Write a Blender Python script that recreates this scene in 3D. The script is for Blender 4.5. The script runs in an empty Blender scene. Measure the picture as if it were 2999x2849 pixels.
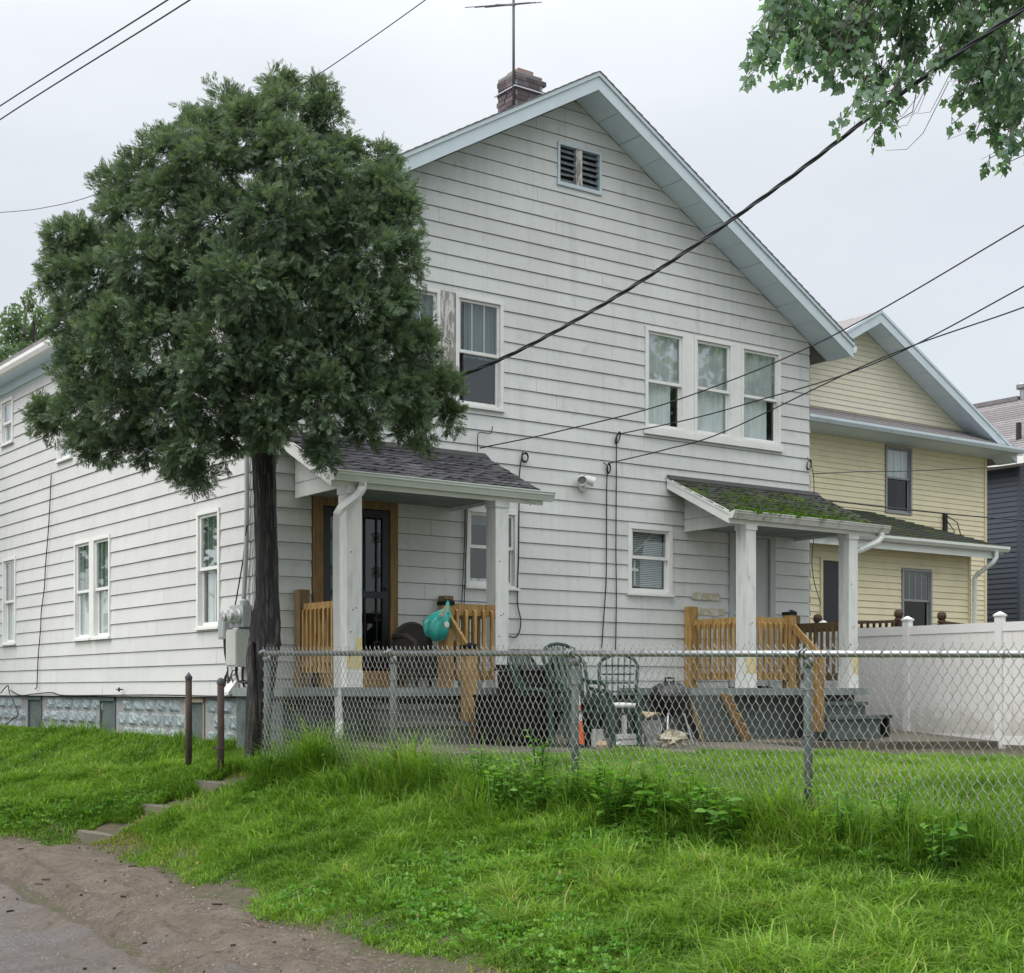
import bpy, bmesh, math, random
import numpy as np
from mathutils import Vector, Matrix

random.seed(7); rng = np.random.default_rng(7)
S = bpy.context.scene
COL = S.collection
R = math.radians

# ------------------------------------------------------------------ camera, sky, sun, exposure
F, CX, YH, EYE = 4300.0, 1499.5, 2022.0, 1.55
cam_d = bpy.data.cameras.new('camera'); cam = bpy.data.objects.new('camera', cam_d); COL.objects.link(cam)
cam.location = (0, 0, EYE); cam.rotation_euler = (R(90), 0, 0)
cam_d.sensor_fit = 'HORIZONTAL'; cam_d.sensor_width = 36.0; cam_d.lens = F / 2999 * 36
cam_d.shift_y = (YH - 1424.5) / 2999; cam_d.clip_start = 0.05; cam_d.clip_end = 2000
S.camera = cam
SUN_EL, SUN_AZ = 52, 239
W = bpy.data.worlds.new('World'); S.world = W; W.use_nodes = True
nt = W.node_tree; nt.nodes.clear()
sky = nt.nodes.new('ShaderNodeTexSky'); sky.sky_type = 'NISHITA'; sky.sun_disc = False
sky.sun_elevation = R(SUN_EL); sky.sun_rotation = R(SUN_AZ); sky.air_density = 1.0; sky.dust_density = 3.0
bg1 = nt.nodes.new('ShaderNodeBackground'); bg1.inputs['Strength'].default_value = 0.05
nt.links.new(sky.outputs[0], bg1.inputs['Color'])
# overcast layer: luminance rises smoothly from the horizon to the zenith, with faint cloud mottling
tc = nt.nodes.new('ShaderNodeTexCoord'); sep = nt.nodes.new('ShaderNodeSeparateXYZ')
nt.links.new(tc.outputs['Generated'], sep.inputs[0])
ramp = nt.nodes.new('ShaderNodeValToRGB')
nt.links.new(sep.outputs['Z'], ramp.inputs[0])
cr = ramp.color_ramp; cr.interpolation = 'B_SPLINE'
cr.elements[0].position = 0.0; cr.elements[0].color = (.242, .242, .242, 1)
cr.elements[1].position = 1.0; cr.elements[1].color = (1.5, 1.5, 1.5, 1)
for p, v in ((.15, .238), (.42, .228), (.74, .82)):
    e = cr.elements.new(p); e.color = (v, v, v, 1)
noi = nt.nodes.new('ShaderNodeTexNoise'); noi.inputs['Scale'].default_value = 5.0; noi.inputs['Detail'].default_value = 4
mapn = nt.nodes.new('ShaderNodeMapping'); mapn.inputs['Scale'].default_value = (1, 1, 2.5)
nt.links.new(tc.outputs['Generated'], mapn.inputs[0]); nt.links.new(mapn.outputs[0], noi.inputs['Vector'])
mr = nt.nodes.new('ShaderNodeMapRange'); mr.inputs[3].default_value = .89; mr.inputs[4].default_value = 1.11
nt.links.new(noi.outputs[0], mr.inputs[0])
mul = nt.nodes.new('ShaderNodeMix'); mul.data_type = 'RGBA'; mul.blend_type = 'MULTIPLY'; mul.inputs[0].default_value = 1
nt.links.new(ramp.outputs[0], mul.inputs[6]); nt.links.new(mr.outputs[0], mul.inputs[7])
tint = nt.nodes.new('ShaderNodeMix'); tint.data_type = 'RGBA'; tint.blend_type = 'MULTIPLY'; tint.inputs[0].default_value = 1
nt.links.new(mul.outputs[2], tint.inputs[6]); tint.inputs[7].default_value = (1.0, 1.0, .975, 1)
bg2 = nt.nodes.new('ShaderNodeBackground'); bg2.inputs['Strength'].default_value = 2.0
nt.links.new(tint.outputs[2], bg2.inputs['Color'])
add = nt.nodes.new('ShaderNodeAddShader'); wo = nt.nodes.new('ShaderNodeOutputWorld')
nt.links.new(bg1.outputs[0], add.inputs[0]); nt.links.new(bg2.outputs[0], add.inputs[1]); nt.links.new(add.outputs[0], wo.inputs[0])
sun_d = bpy.data.lights.new('sun', 'SUN'); sun_d.energy = 1.5; sun_d.angle = R(50); sun_d.color = (1, .97, .92)
sun = bpy.data.objects.new('sun', sun_d); COL.objects.link(sun)
az = R(SUN_AZ); el = R(SUN_EL)
sd = Vector((math.sin(az) * math.cos(el), math.cos(az) * math.cos(el), math.sin(el)))
sun.rotation_euler = (-sd).to_track_quat('-Z', 'Y').to_euler(); sun.location = sd * 50
vs = S.view_settings; vs.view_transform = 'Standard'; vs.look = 'None'; vs.exposure = 0.38; vs.gamma = 1.0; vs.use_curve_mapping = False

S.render.engine = 'CYCLES'; S.cycles.use_denoising = True

# ------------------------------------------------------------------ frames and helpers
TH = R(36.2); FXV = (math.cos(TH), math.sin(TH)); SYV = (-math.sin(TH), math.cos(TH)); C0 = (-3.05, 17.3)
def w(x, y, z):                      # house frame (x along the gable front, y into the house) -> world
    return (C0[0] + x*FXV[0] + y*SYV[0], C0[1] + x*FXV[1] + y*SYV[1], z)
def at(px, py, Z):                   # a point of the photograph at depth Z -> world
    return ((px-CX)/F*Z, Z, EYE - (py-YH)/F*Z)
def to_house(P):
    dx, dy = P[0]-C0[0], P[1]-C0[1]
    return (dx*FXV[0]+dy*FXV[1], dx*SYV[0]+dy*SYV[1], P[2])
def front(px, py, off=0):            # on the plane `off` in front of the gable wall, house frame
    r = ((px-CX)/F, 1.0, -(py-YH)/F)
    t = (C0[0]*SYV[0]+C0[1]*SYV[1]-off) / (r[0]*SYV[0]+r[1]*SYV[1])
    return to_house((r[0]*t, r[1]*t, r[2]*t+EYE))
def side(px, py, off=0):
    r = ((px-CX)/F, 1.0, -(py-YH)/F)
    t = (C0[0]*FXV[0]+C0[1]*FXV[1]-off) / (r[0]*FXV[0]+r[1]*FXV[1])
    return to_house((r[0]*t, r[1]*t, r[2]*t+EYE))

class MB:
    def __init__(s): s.v = []; s.f = []
    def poly(s, pts):
        n = len(s.v); s.v += [tuple(p) for p in pts]; s.f.append(list(range(n, n+len(pts)))); return s
    def box(s, x0, x1, y0, y1, z0, z1):
        n = len(s.v)
        s.v += [(x0,y0,z0),(x1,y0,z0),(x1,y1,z0),(x0,y1,z0),(x0,y0,z1),(x1,y0,z1),(x1,y1,z1),(x0,y1,z1)]
        s.f += [[n+i for i in q] for q in ((0,3,2,1),(4,5,6,7),(0,1,5,4),(1,2,6,5),(2,3,7,6),(3,0,4,7))]; return s
    def prism(s, prof, d):           # profile of 3-D points extruded by vector d
        n = len(s.v); k = len(prof); d = Vector(d)
        s.v += [tuple(p) for p in prof] + [tuple(Vector(p)+d) for p in prof]
        s.f += [[n+i for i in range(k)], [n+k+i for i in reversed(range(k))]]
        s.f += [[n+i, n+(i+1) % k, n+k+(i+1) % k, n+k+i] for i in range(k)]; return s
    def bar(s, p0, p1, wd, ht, up=(0,0,1)):   # rectangular bar between two points
        a, b = Vector(p0), Vector(p1); d = (b-a).normalized(); sd_ = d.cross(Vector(up))
        if sd_.length < 1e-4: sd_ = d.cross(Vector((1,0,0)))
        sd_.normalize(); u = sd_.cross(d).normalized()
        pr = [a+sd_*wd/2*i+u*ht/2*j for i, j in ((-1,-1),(1,-1),(1,1),(-1,1))]
        return s.prism(pr, b-a)
    def tube(s, pts, r, n=6, cap=True):
        P = [Vector(p) for p in pts]; rs = r if hasattr(r, '__len__') else [r]*len(P)
        base = len(s.v); prev = None
        for i, p in enumerate(P):
            d = (P[min(i+1, len(P)-1)] - P[max(i-1, 0)])
            d = d.normalized() if d.length > 1e-9 else Vector((0,0,1))
            if prev is None:
                a = d.orthogonal().normalized()
            else:
                a = prev - d*prev.dot(d); a = a.normalized() if a.length > 1e-6 else d.orthogonal().normalized()
            prev = a; b = d.cross(a)
            for k in range(n):
                t = 2*math.pi*k/n + math.pi/n
                s.v.append(tuple(p + (a*math.cos(t)+b*math.sin(t))*rs[i]))
        for i in range(len(P)-1):
            for k in range(n):
                q = base+i*n; s.f.append([q+k, q+(k+1) % n, q+n+(k+1) % n, q+n+k])
        if cap:
            s.f.append([base+k for k in reversed(range(n))]); s.f.append([base+(len(P)-1)*n+k for k in range(n)])
        return s
    def lathe(s, prof, c=(0,0,0), n=16, axis=None):   # profile of (r, z)
        base = len(s.v); m = axis if axis is not None else Matrix.Identity(3)
        for r, z in prof:
            for k in range(n):
                t = 2*math.pi*k/n; s.v.append(tuple(Vector(c) + m @ Vector((r*math.cos(t), r*math.sin(t), z))))
        for i in range(len(prof)-1):
            for k in range(n):
                q = base+i*n; s.f.append([q+k, q+(k+1) % n, q+n+(k+1) % n, q+n+k])
        s.f.append([base+k for k in reversed(range(n))]); s.f.append([base+(len(prof)-1)*n+k for k in range(n)])
        return s
    def mesh(s, name, mat, org=(0,0,0), smooth=False, fix=True):
        me = bpy.data.meshes.new(name)
        me.from_pydata([(a-org[0], b-org[1], c-org[2]) for a, b, c in s.v], [], s.f)
        if fix:
            bm = bmesh.new(); bm.from_mesh(me); bmesh.ops.recalc_face_normals(bm, faces=bm.faces); bm.to_mesh(me); bm.free()
        if mat: me.materials.append(mat)
        if smooth: me.polygons.foreach_set('use_smooth', [True]*len(me.polygons))
        return me

def link(name, me, parent=None, loc=None, rot=None):
    o = bpy.data.objects.new(name, me); COL.objects.link(o)
    if parent is not None: o.parent = parent
    if loc is not None: o.location = loc
    if rot is not None: o.rotation_euler = rot
    return o
def tag(o, label=None, cat=None, group=None, kind=None):
    if label: o['label'] = label
    if cat: o['category'] = cat
    if group: o['group'] = group
    if kind: o['kind'] = kind
    return o
class Thing:                          # an Empty at the thing's base; parts are given in the frame's coordinates
    def __init__(s, name, label, cat, org, house=True, group=None):
        s.org = org
        s.e = bpy.data.objects.new(name, None); COL.objects.link(s.e)
        s.e.empty_display_size = .2
        if house: s.e.location = w(*org); s.e.rotation_euler = (0, 0, TH)
        else: s.e.location = org
        tag(s.e, label, cat, group)
    def part(s, name, mb, mat, parent=None, smooth=False, fix=True, kind=None, label=None):
        o = link(name, mb.mesh(name, mat, s.org, smooth, fix), parent or s.e)
        if kind: o['kind'] = kind
        if label: o['label'] = label
        return o
    def inst(s, name, me, p, rot=None, parent=None):
        return link(name, me, parent or s.e, (p[0]-s.org[0], p[1]-s.org[1], p[2]-s.org[2]), rot)
def single(name, mb, mat, label, cat, org, house=True, group=None, smooth=False):
    o = link(name, mb.mesh(name, mat, org, smooth))
    if house: o.location = w(*org); o.rotation_euler = (0, 0, TH)
    else: o.location = org
    return tag(o, label, cat, group)
def copy_tree(o, parent=None):
    c = o.copy(); COL.objects.link(c); c.parent = parent
    for ch in list(o.children): copy_tree(ch, c)
    return c
def np_mesh(name, verts, loops, sizes, mat, attr=None, smooth=False):
    me = bpy.data.meshes.new(name); nv = len(verts)
    me.vertices.add(nv); me.vertices.foreach_set('co', np.asarray(verts, np.float32).ravel())
    loops = np.asarray(loops, np.int32).ravel(); sizes = np.asarray(sizes, np.int32).ravel()
    me.loops.add(len(loops)); me.loops.foreach_set('vertex_index', loops)
    me.polygons.add(len(sizes)); st = np.concatenate(([0], np.cumsum(sizes)[:-1])).astype(np.int32)
    me.polygons.foreach_set('loop_start', st); me.polygons.foreach_set('loop_total', sizes)
    if smooth: me.polygons.foreach_set('use_smooth', np.ones(len(sizes), bool))
    if attr is not None:
        a = me.attributes.new('rnd', 'FLOAT', 'POINT'); a.data.foreach_set('value', np.asarray(attr, np.float32).ravel())
    me.update(calc_edges=True)
    if mat: me.materials.append(mat)
    return me

# ------------------------------------------------------------------ materials
class NT:
    def __init__(s, name):
        s.m = bpy.data.materials.new(name); s.m.use_nodes = True; s.t = s.m.node_tree
        s.t.nodes.clear(); s.out = s.n('ShaderNodeOutputMaterial')
        s.pos = s.n('ShaderNodeNewGeometry').outputs['Position']
    def n(s, k): return s.t.nodes.new(k)
    def l(s, a, b): s.t.links.new(a, b)
    def noise(s, scale, detail=4, rough=.55, stretch=None, off=0, co=None):
        src = co or s.pos
        mp = s.n('ShaderNodeMapping'); s.l(src, mp.inputs[0])
        if stretch: mp.inputs['Scale'].default_value = stretch
        mp.inputs['Location'].default_value = (off, off*1.7, off*.6)
        t = s.n('ShaderNodeTexNoise'); t.inputs['Scale'].default_value = scale
        t.inputs['Detail'].default_value = detail; t.inputs['Roughness'].default_value = rough
        s.l(mp.outputs[0], t.inputs['Vector']); return t.outputs[0]
    def rng(s, v, a, b, c, d):
        r = s.n('ShaderNodeMapRange'); r.inputs[1].default_value = a; r.inputs[2].default_value = b
        r.inputs[3].default_value = c; r.inputs[4].default_value = d; s.l(v, r.inputs[0]); return r.outputs[0]
    def mix(s, f, a, b, mode='MIX'):
        m = s.n('ShaderNodeMix'); m.data_type = 'RGBA'; m.blend_type = mode
        for i, v in ((0, f), (6, a), (7, b)):
            if isinstance(v, (int, float)): m.inputs[i].default_value = v if i == 0 else (v, v, v, 1)
            elif isinstance(v, tuple): m.inputs[i].default_value = (*v[:3], 1)
            else: s.l(v, m.inputs[i])
        return m.outputs[2]
    def math(s, op, a, b):
        m = s.n('ShaderNodeMath'); m.operation = op
        for i, v in enumerate((a, b)):
            if isinstance(v, (int, float)): m.inputs[i].default_value = v
            else: s.l(v, m.inputs[i])
        return m.outputs[0]
    def bsdf(s, col, rough=.7, metallic=0, bump=None, bs=.1, dist=.01, spec=.5):
        b = s.n('ShaderNodeBsdfPrincipled')
        if isinstance(col, tuple): b.inputs['Base Color'].default_value = (*col[:3], 1)
        else: s.l(col, b.inputs['Base Color'])
        if isinstance(rough, (int, float)): b.inputs['Roughness'].default_value = rough
        else: s.l(rough, b.inputs['Roughness'])
        b.inputs['Metallic'].default_value = metallic
        b.inputs['Specular IOR Level'].default_value = spec
        if bump is not None:
            bn = s.n('ShaderNodeBump'); bn.inputs['Strength'].default_value = bs; bn.inputs['Distance'].default_value = dist
            s.l(bump, bn.inputs['Height']); s.l(bn.outputs[0], b.inputs['Normal'])
        s.l(b.outputs[0], s.out.inputs[0]); return b
    def objrnd(s): return s.n('ShaderNodeObjectInfo').outputs['Random']

def plain(name, col, rough=.65, var=.15, scale=6, metallic=0, dirt=None, dlo=.52, dhi=.75, dscale=2.5, stretch=None, bump=0, bscale=60, spec=.5, orand=0):
    t = NT(name)
    f = t.rng(t.noise(scale, 5, .6, stretch), .25, .75, 1-var, 1+var)
    c = t.mix(1.0, tuple(col), f, 'MULTIPLY')
    if dirt:
        d = t.rng(t.noise(dscale, 6, .65, stretch, off=3.3), dlo, dhi, 0, 1)
        c = t.mix(d, c, tuple(dirt))
    if orand:
        c = t.mix(1.0, c, t.rng(t.objrnd(), 0, 1, 1-orand, 1+orand), 'MULTIPLY')
    t.bsdf(c, rough, metallic, t.noise(bscale, 4, .6, stretch) if bump else None, bump, .01, spec)
    return t.m

M = {}
def siding_mat(name, base, mildew, stain):
    t = NT(name)
    c = t.mix(1.0, base, t.rng(t.noise(1.1, 5, .6), .3, .7, .93, 1.05), 'MULTIPLY')
    c = t.mix(1.0, c, t.rng(t.objrnd(), 0, 1, .965, 1.03), 'MULTIPLY')
    streak = t.rng(t.noise(2.0, 6, .7, (3.4, 3.4, .22)), .50, .76, 0, .5)
    c = t.mix(streak, c, mildew)
    blot = t.rng(t.noise(4.5, 6, .7, off=5), .57, .80, 0, .6)
    c = t.mix(blot, c, stain)
    fine = t.rng(t.noise(38, 3, .7), .62, .78, 0, .25)
    c = t.mix(fine, c, stain)
    t.bsdf(c, .55, 0, t.noise(9, 3, .5, (1, 1, 2)), .10, .01, .4)
    return t.m
M['siding_front'] = siding_mat('painted_siding_weathered', (.59, .612, .607), (.41, .435, .425), (.33, .345, .33))
M['siding_side'] = siding_mat('painted_siding_clean', (.55, .56, .56), (.46, .475, .48), (.39, .40, .40))
M['sheath'] = plain('sheathing', (.05, .05, .052), .9)
M['trim'] = plain('white_trim', (.70, .71, .70), .45, .06, 4, dirt=(.50, .51, .47), dlo=.6, dhi=.85)
M['fascia'] = plain('pale_blue_trim', (.52, .61, .66), .5, .05, 3, dirt=(.40, .47, .49), dlo=.55, dhi=.8)
M['soffit'] = plain('soffit_metal', (.62, .73, .82), .5, .05, 3, dirt=(.53, .63, .71), dlo=.58, dhi=.8)
M['vinyl'] = plain('white_vinyl', (.74, .75, .75), .35, .04, 3)
M['vinyl_dirty'] = plain('vinyl_dirty', (.72, .72, .71), .4, .05, 3, dirt=(.50, .50, .46), dlo=.5, dhi=.85, stretch=(2, 2, .3))
def splash_mat():
    t = NT('vinyl_mud_splashed'); z = t.n('ShaderNodeSeparateXYZ'); t.l(t.pos, z.inputs[0])
    c = t.mix(t.rng(t.noise(3, 6, .7, (2, 2, .25)), .5, .8, 0, .4), (.74, .74, .735), (.56, .56, .53))
    h = t.math('ADD', z.outputs['Z'], t.rng(t.noise(5, 6, .7), .3, .7, -.25, .25))
    c = t.mix(t.rng(h, .95, 1.35, .55, 0), c, (.38, .37, .30)); t.bsdf(c, .45, 0); return t.m
M['vinyl_dirty'] = splash_mat()
M['gutter'] = plain('gutter_metal', (.62, .67, .64), .4, .06, 5, dirt=(.42, .47, .43), dlo=.55, dhi=.8)
M['gutter_moss'] = plain('gutter_stained', (.55, .57, .54), .5, .1, 9, dirt=(.20, .22, .15), dlo=.5, dhi=.72, dscale=8, stretch=(1, 1, .4))
M['column'] = plain('painted_post', (.66, .68, .67), .55, .07, 4, dirt=(.42, .44, .41), dlo=.5, dhi=.78, dscale=5, stretch=(3, 3, .5))
M['bare_paint'] = plain('old_yellow_paint', (.66, .56, .27), .7, .08, 14, dirt=(.60, .56, .42), dlo=.56, dhi=.66, dscale=9)
M['bare_patch'] = plain('old_tan_paint', (.47, .43, .31), .7, .12, 20, dirt=(.56, .57, .54), dlo=.5, dhi=.56, dscale=11)
M['deck'] = plain('grey_green_concrete', (.20, .24, .235), .8, .15, 12, dirt=(.11, .13, .12), dlo=.5, dhi=.75, bump=.3)
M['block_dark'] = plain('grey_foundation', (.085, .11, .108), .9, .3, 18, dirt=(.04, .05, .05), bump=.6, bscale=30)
M['step_dark'] = plain('worn_grey_step', (.10, .108, .098), .9, .25, 12, dirt=(.06, .06, .05), bump=.4)
M['door_grey'] = plain('grey_door_paint', (.40, .43, .43), .5, .06)
M['shingle'] = plain('asphalt_shingle', (.060, .060, .068), .95, .35, 30, dirt=(.11, .11, .115), dlo=.5, dhi=.75, bump=.5, bscale=90, orand=.35, spec=.2)
M['shingle_grey'] = plain('asphalt_shingle_grey', (.19, .18, .185), .9, .25, 12, stretch=(1, 1, 1), bump=.4, bscale=60, orand=.2, spec=.2)
def moss_mat():
    t = NT('mossy_shingle')
    c = t.mix(1.0, (.055, .058, .056), t.rng(t.noise(30, 4), .3, .7, .6, 1.5), 'MULTIPLY')
    c = t.mix(t.rng(t.noise(3.2, 7, .75), .47, .57, 0, .9), c, (.038, .048, .024))
    c = t.mix(t.rng(t.noise(2.6, 8, .75, off=9), .545, .61, 0, 1), c, (.075, .115, .022))
    c = t.mix(t.rng(t.noise(55, 3), .66, .72, 0, .6), c, (.16, .17, .15))
    t.bsdf(c, .95, 0, t.noise(45, 5, .7), .8, .02, .15); return t.m
M['moss_shingle'] = moss_mat()
def lumber_mat(name, a, b, sc=1.0):
    t = NT(name)
    wv = t.noise(9*sc, 6, .7, (3, 3, .35)); c = t.mix(t.rng(wv, .40, .62, 0, 1), a, b)
    c = t.mix(t.rng(t.noise(2.2, 5, .7, off=6), .52, .75, 0, .6), c, tuple(.5*sum(b)/3+.5*x for x in b))
    c = t.mix(t.rng(t.noise(14, 3, .6, off=4), .68, .74, 0, .8), c, tuple(x*.35 for x in b))
    c = t.mix(1.0, c, t.rng(t.objrnd(), 0, 1, .82, 1.15), 'MULTIPLY')
    t.bsdf(c, .7, 0, wv, .25, .005, .3); return t.m
M['lumber'] = lumber_mat('treated_lumber', (.42, .27, .10), (.22, .125, .042))
M['jamb'] = lumber_mat('shaded_lumber', (.24, .15, .06), (.15, .095, .045))  # darker copy of the treated lumber, porch shade put into its colour
M['lumber_grey'] = lumber_mat('aged_lumber', (.22, .155, .075), (.14, .10, .055))
M['lumber_dark'] = lumber_mat('dark_brown_lumber', (.085, .05, .03), (.045, .028, .02))
M['oldwood'] = plain('flaked_wood', (.27, .26, .24), .9, .3, 40, dirt=(.62, .62, .60), dlo=.47, dhi=.55, dscale=14, stretch=(1.6, 1.6, .35), bump=.8)
M['dark_louver'] = plain('dark_louver', (.15, .18, .20), .8, .4, 18, dirt=(.40, .45, .47), dlo=.56, dhi=.66, dscale=11, bump=.4)
M['black_metal'] = plain('black_metal', (.012, .013, .018), .45, .1)
M['black_plastic'] = plain('black_plastic', (.006, .007, .008), .7, .2, 5, spec=.2)
M['grey_plastic'] = plain('charcoal_plastic', (.022, .025, .027), .7, .15, 5, spec=.25)
M['cable'] = plain('cable_rubber', (.014, .014, .016), .6, .1)
M['cable_blue'] = plain('twisted_cable_rubber', (.03, .033, .042), .5, .1)
M['meter_grey'] = plain('grey_enamel', (.30, .33, .34), .5, .08, 8, dirt=(.20, .22, .22), dlo=.6, dhi=.8)
M['panel_grey'] = plain('pale_grey_enamel', (.42, .44, .42), .5, .08, 6, dirt=(.3, .32, .3), dlo=.58, dhi=.8)
M['galv'] = plain('galvanised_steel', (.30, .32, .33), .40, .12, 20, metallic=.85, dirt=(.2, .21, .2), dlo=.6, dhi=.8)
M['galv_post'] = plain('weathered_post_steel', (.070, .093, .088), .65, .2, 15, metallic=.0, dirt=(.05, .07, .06), dlo=.5, dhi=.8)
M['wire'] = plain('fence_wire', (.30, .30, .285), .42, .25, 6, metallic=.6, dirt=(.2, .19, .17), dlo=.58, dhi=.7, dscale=3)
M['rust'] = plain('rusted_iron', (.050, .036, .033), .85, .4, 12, dirt=(.11, .05, .028), dlo=.5, dhi=.7, dscale=14, stretch=(2, 2, .5), bump=.5)
M['iron_grey'] = plain('painted_iron', (.055, .058, .068), .6, .2, 12)
M['concrete'] = plain('stained_concrete', (.115, .103, .08), .85, .3, 9, dirt=(.06, .058, .038), dlo=.42, dhi=.68, dscale=1.6, bump=.5, bscale=50)
M['step'] = plain('stone_step', (.115, .104, .082), .85, .2, 14, dirt=(.12, .11, .07), dlo=.5, dhi=.7, bump=.5)
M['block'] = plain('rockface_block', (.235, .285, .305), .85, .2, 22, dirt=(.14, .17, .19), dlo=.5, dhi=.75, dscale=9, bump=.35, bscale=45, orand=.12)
M['board_blue'] = plain('blue_grey_board', (.085, .115, .13), .7, .12, 8)
M['board_tan'] = plain('tan_board', (.30, .255, .20), .8, .2, 6, dirt=(.17, .14, .1), stretch=(1, 1, .3))
M['brick'] = plain('chimney_brick', (.115, .092, .098), .9, .25, 16, dirt=(.065, .06, .07), dlo=.42, dhi=.65, dscale=5, bump=.4, orand=.35)  # blue-grey cast of a hazy veil put into the brick colour
M['mortar'] = plain('mortar', (.24, .245, .25), .95, .2, 14)
M['flue'] = plain('clay_flue', (.28, .19, .16), .85, .15, 10)
M['yellow_siding'] = plain('yellow_vinyl_siding', (.69, .635, .43), .5, .05, 2, dirt=(.60, .545, .36), dlo=.5, dhi=.8, orand=.03)
M['cream_siding'] = plain('cream_vinyl_siding', (.64, .62, .49), .5, .05, 2, orand=.03)
M['yellow_trim'] = plain('yellow_corner_trim', (.62, .565, .37), .5, .05)
M['grey_trim'] = plain('grey_window_trim', (.25, .265, .27), .5, .08)
M['navy_siding'] = plain('navy_vinyl_siding', (.040, .050, .073), .5, .08, 3, orand=.08)
M['green_plastic'] = plain('dark_green_plastic', (.016, .048, .036), .4, .15, 6)
M['white_plastic'] = plain('white_plastic', (.62, .63, .61), .45, .08, 6, dirt=(.42, .42, .36), dlo=.55, dhi=.8)
M['orange'] = plain('orange_plastic', (.72, .10, .018), .5, .1)
M['teal'] = plain('teal_plastic_film', (.03, .33, .29), .35, .2, 9)
M['wicker'] = plain('dark_wicker', (.030, .026, .024), .7, .4, 60, bump=.6, bscale=70)
M['dark_panel'] = plain('dark_panel', (.012, .020, .018), .7, .2)
M['beige'] = plain('beige_rubble', (.46, .42, .32), .85, .25, 20, dirt=(.24, .22, .15), bump=.5)
M['cardboard'] = plain('cardboard', (.42, .33, .22), .85, .15, 12)
M['silver'] = plain('aluminium', (.6, .62, .63), .3, .05, metallic=.8)
M['bark'] = plain('shaggy_bark', (.026, .026, .030), .95, .5, 14, dirt=(.13, .11, .095), dlo=.50, dhi=.68, dscale=9, stretch=(3, 3, .3), bump=1.0, bscale=25)
M['twig'] = plain('twig_bark', (.055, .045, .04), .9, .3)
M['soil'] = plain('soil_under_grass', (.062, .050, .032), .95, .5, 25, dirt=(.040, .045, .016), dlo=.48, dhi=.6, dscale=7, bump=.8, bscale=45)
M['dry'] = plain('dry_debris', (.05, .038, .028), .95, .4, 30)
M['stone'] = plain('gravel_stone', (.125, .105, .088), .9, .6, 60, dirt=(.26, .235, .21), dlo=.56, dhi=.62, dscale=45)
def glass_mat(name, tintc, refl=1.0):
    t = NT(name)
    tr = t.n('ShaderNodeBsdfTransparent'); tr.inputs[0].default_value = (*tintc, 1)
    gl = t.n('ShaderNodeBsdfGlossy'); gl.inputs['Roughness'].default_value = .02; gl.inputs[0].default_value = (.95, .97, 1, 1)
    fr = t.n('ShaderNodeLayerWeight'); fr.inputs[0].default_value = .5
    bn = t.n('ShaderNodeBump'); bn.inputs['Strength'].default_value = .03; bn.inputs['Distance'].default_value = .02
    t.l(t.noise(2.2, 2), bn.inputs['Height']); t.l(bn.outputs[0], gl.inputs['Normal'])
    mx = t.n('ShaderNodeMixShader'); f = t.math('MULTIPLY', t.math('POWER', fr.outputs['Facing'], 5), .96*refl)
    f = t.math('ADD', f, .04*refl)
    t.l(f, mx.inputs[0]); t.l(tr.outputs[0], mx.inputs[1]); t.l(gl.outputs[0], mx.inputs[2]); t.l(mx.outputs[0], t.out.inputs[0])
    return t.m
M['glass'] = glass_mat('window_glass', (.90, .93, .93), 1.4)
M['storm_glass'] = glass_mat('storm_glass', (.90, .92, .93), 3.4)
M['door_glass'] = glass_mat('dark_door_glass', (.45, .5, .5), 1.3)
M['screen'] = glass_mat('insect_screen', (.34, .36, .38), 1.0)
M['curtain'] = plain('sheer_curtain', (.78, .79, .79), .9, .15, 3, stretch=(5, 5, .4))
M['curtain_dim'] = plain('dim_curtain', (.16, .20, .20), .9, .35, 3, stretch=(7, 7, .3))
M['curtain_warm'] = plain('warm_curtain', (.42, .43, .38), .9, .2, 3, stretch=(6, 6, .4))
M['blind'] = plain('window_blind', (.72, .74, .74), .7, .08)
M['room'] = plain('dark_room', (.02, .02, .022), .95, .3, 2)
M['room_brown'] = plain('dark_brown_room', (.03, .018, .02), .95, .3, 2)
def leaf_mat(name, a, b, c2, trans=.35, scale=1.6, gloss=.0, straw=None):
    t = NT(name)
    at_ = t.n('ShaderNodeAttribute'); at_.attribute_name = 'rnd'
    col = t.mix(at_.outputs['Fac'], a, b)
    col = t.mix(t.rng(t.noise(scale, 4, .6), .45, .7, 0, .8), col, c2)
    if straw: col = t.mix(t.rng(at_.outputs['Fac'], straw[0], straw[0]+.02, 0, .85), col, straw[1])
    d = t.n('ShaderNodeBsdfDiffuse'); t.l(col, d.inputs[0])
    tr = t.n('ShaderNodeBsdfTranslucent'); t.l(t.mix(1.0, col, (1.2, 1.3, .7), 'MULTIPLY'), tr.inputs[0])
    mx = t.n('ShaderNodeMixShader'); mx.inputs[0].default_value = trans
    t.l(d.outputs[0], mx.inputs[1]); t.l(tr.outputs[0], mx.inputs[2])
    g = t.n('ShaderNodeBsdfGlossy'); g.inputs['Roughness'].default_value = .5
    m2 = t.n('ShaderNodeMixShader'); m2.inputs[0].default_value = gloss
    t.l(mx.outputs[0], m2.inputs[1]); t.l(g.outputs[0], m2.inputs[2]); t.l(m2.outputs[0], t.out.inputs[0])
    return t.m
M['grass'] = leaf_mat('grass_blades', (.038, .112, .010), (.255, .430, .058), (.125, .235, .022), .45, .9, .02, (.965, (.36, .33, .14)))
M['grass_dry'] = leaf_mat('dry_grass_blades', (.24, .24, .07), (.14, .20, .03), (.20, .22, .05), .3, 1)
M['weed'] = leaf_mat('weed_leaves', (.055, .165, .022), (.15, .33, .05), (.19, .36, .04), .45, 3, .03)
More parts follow.
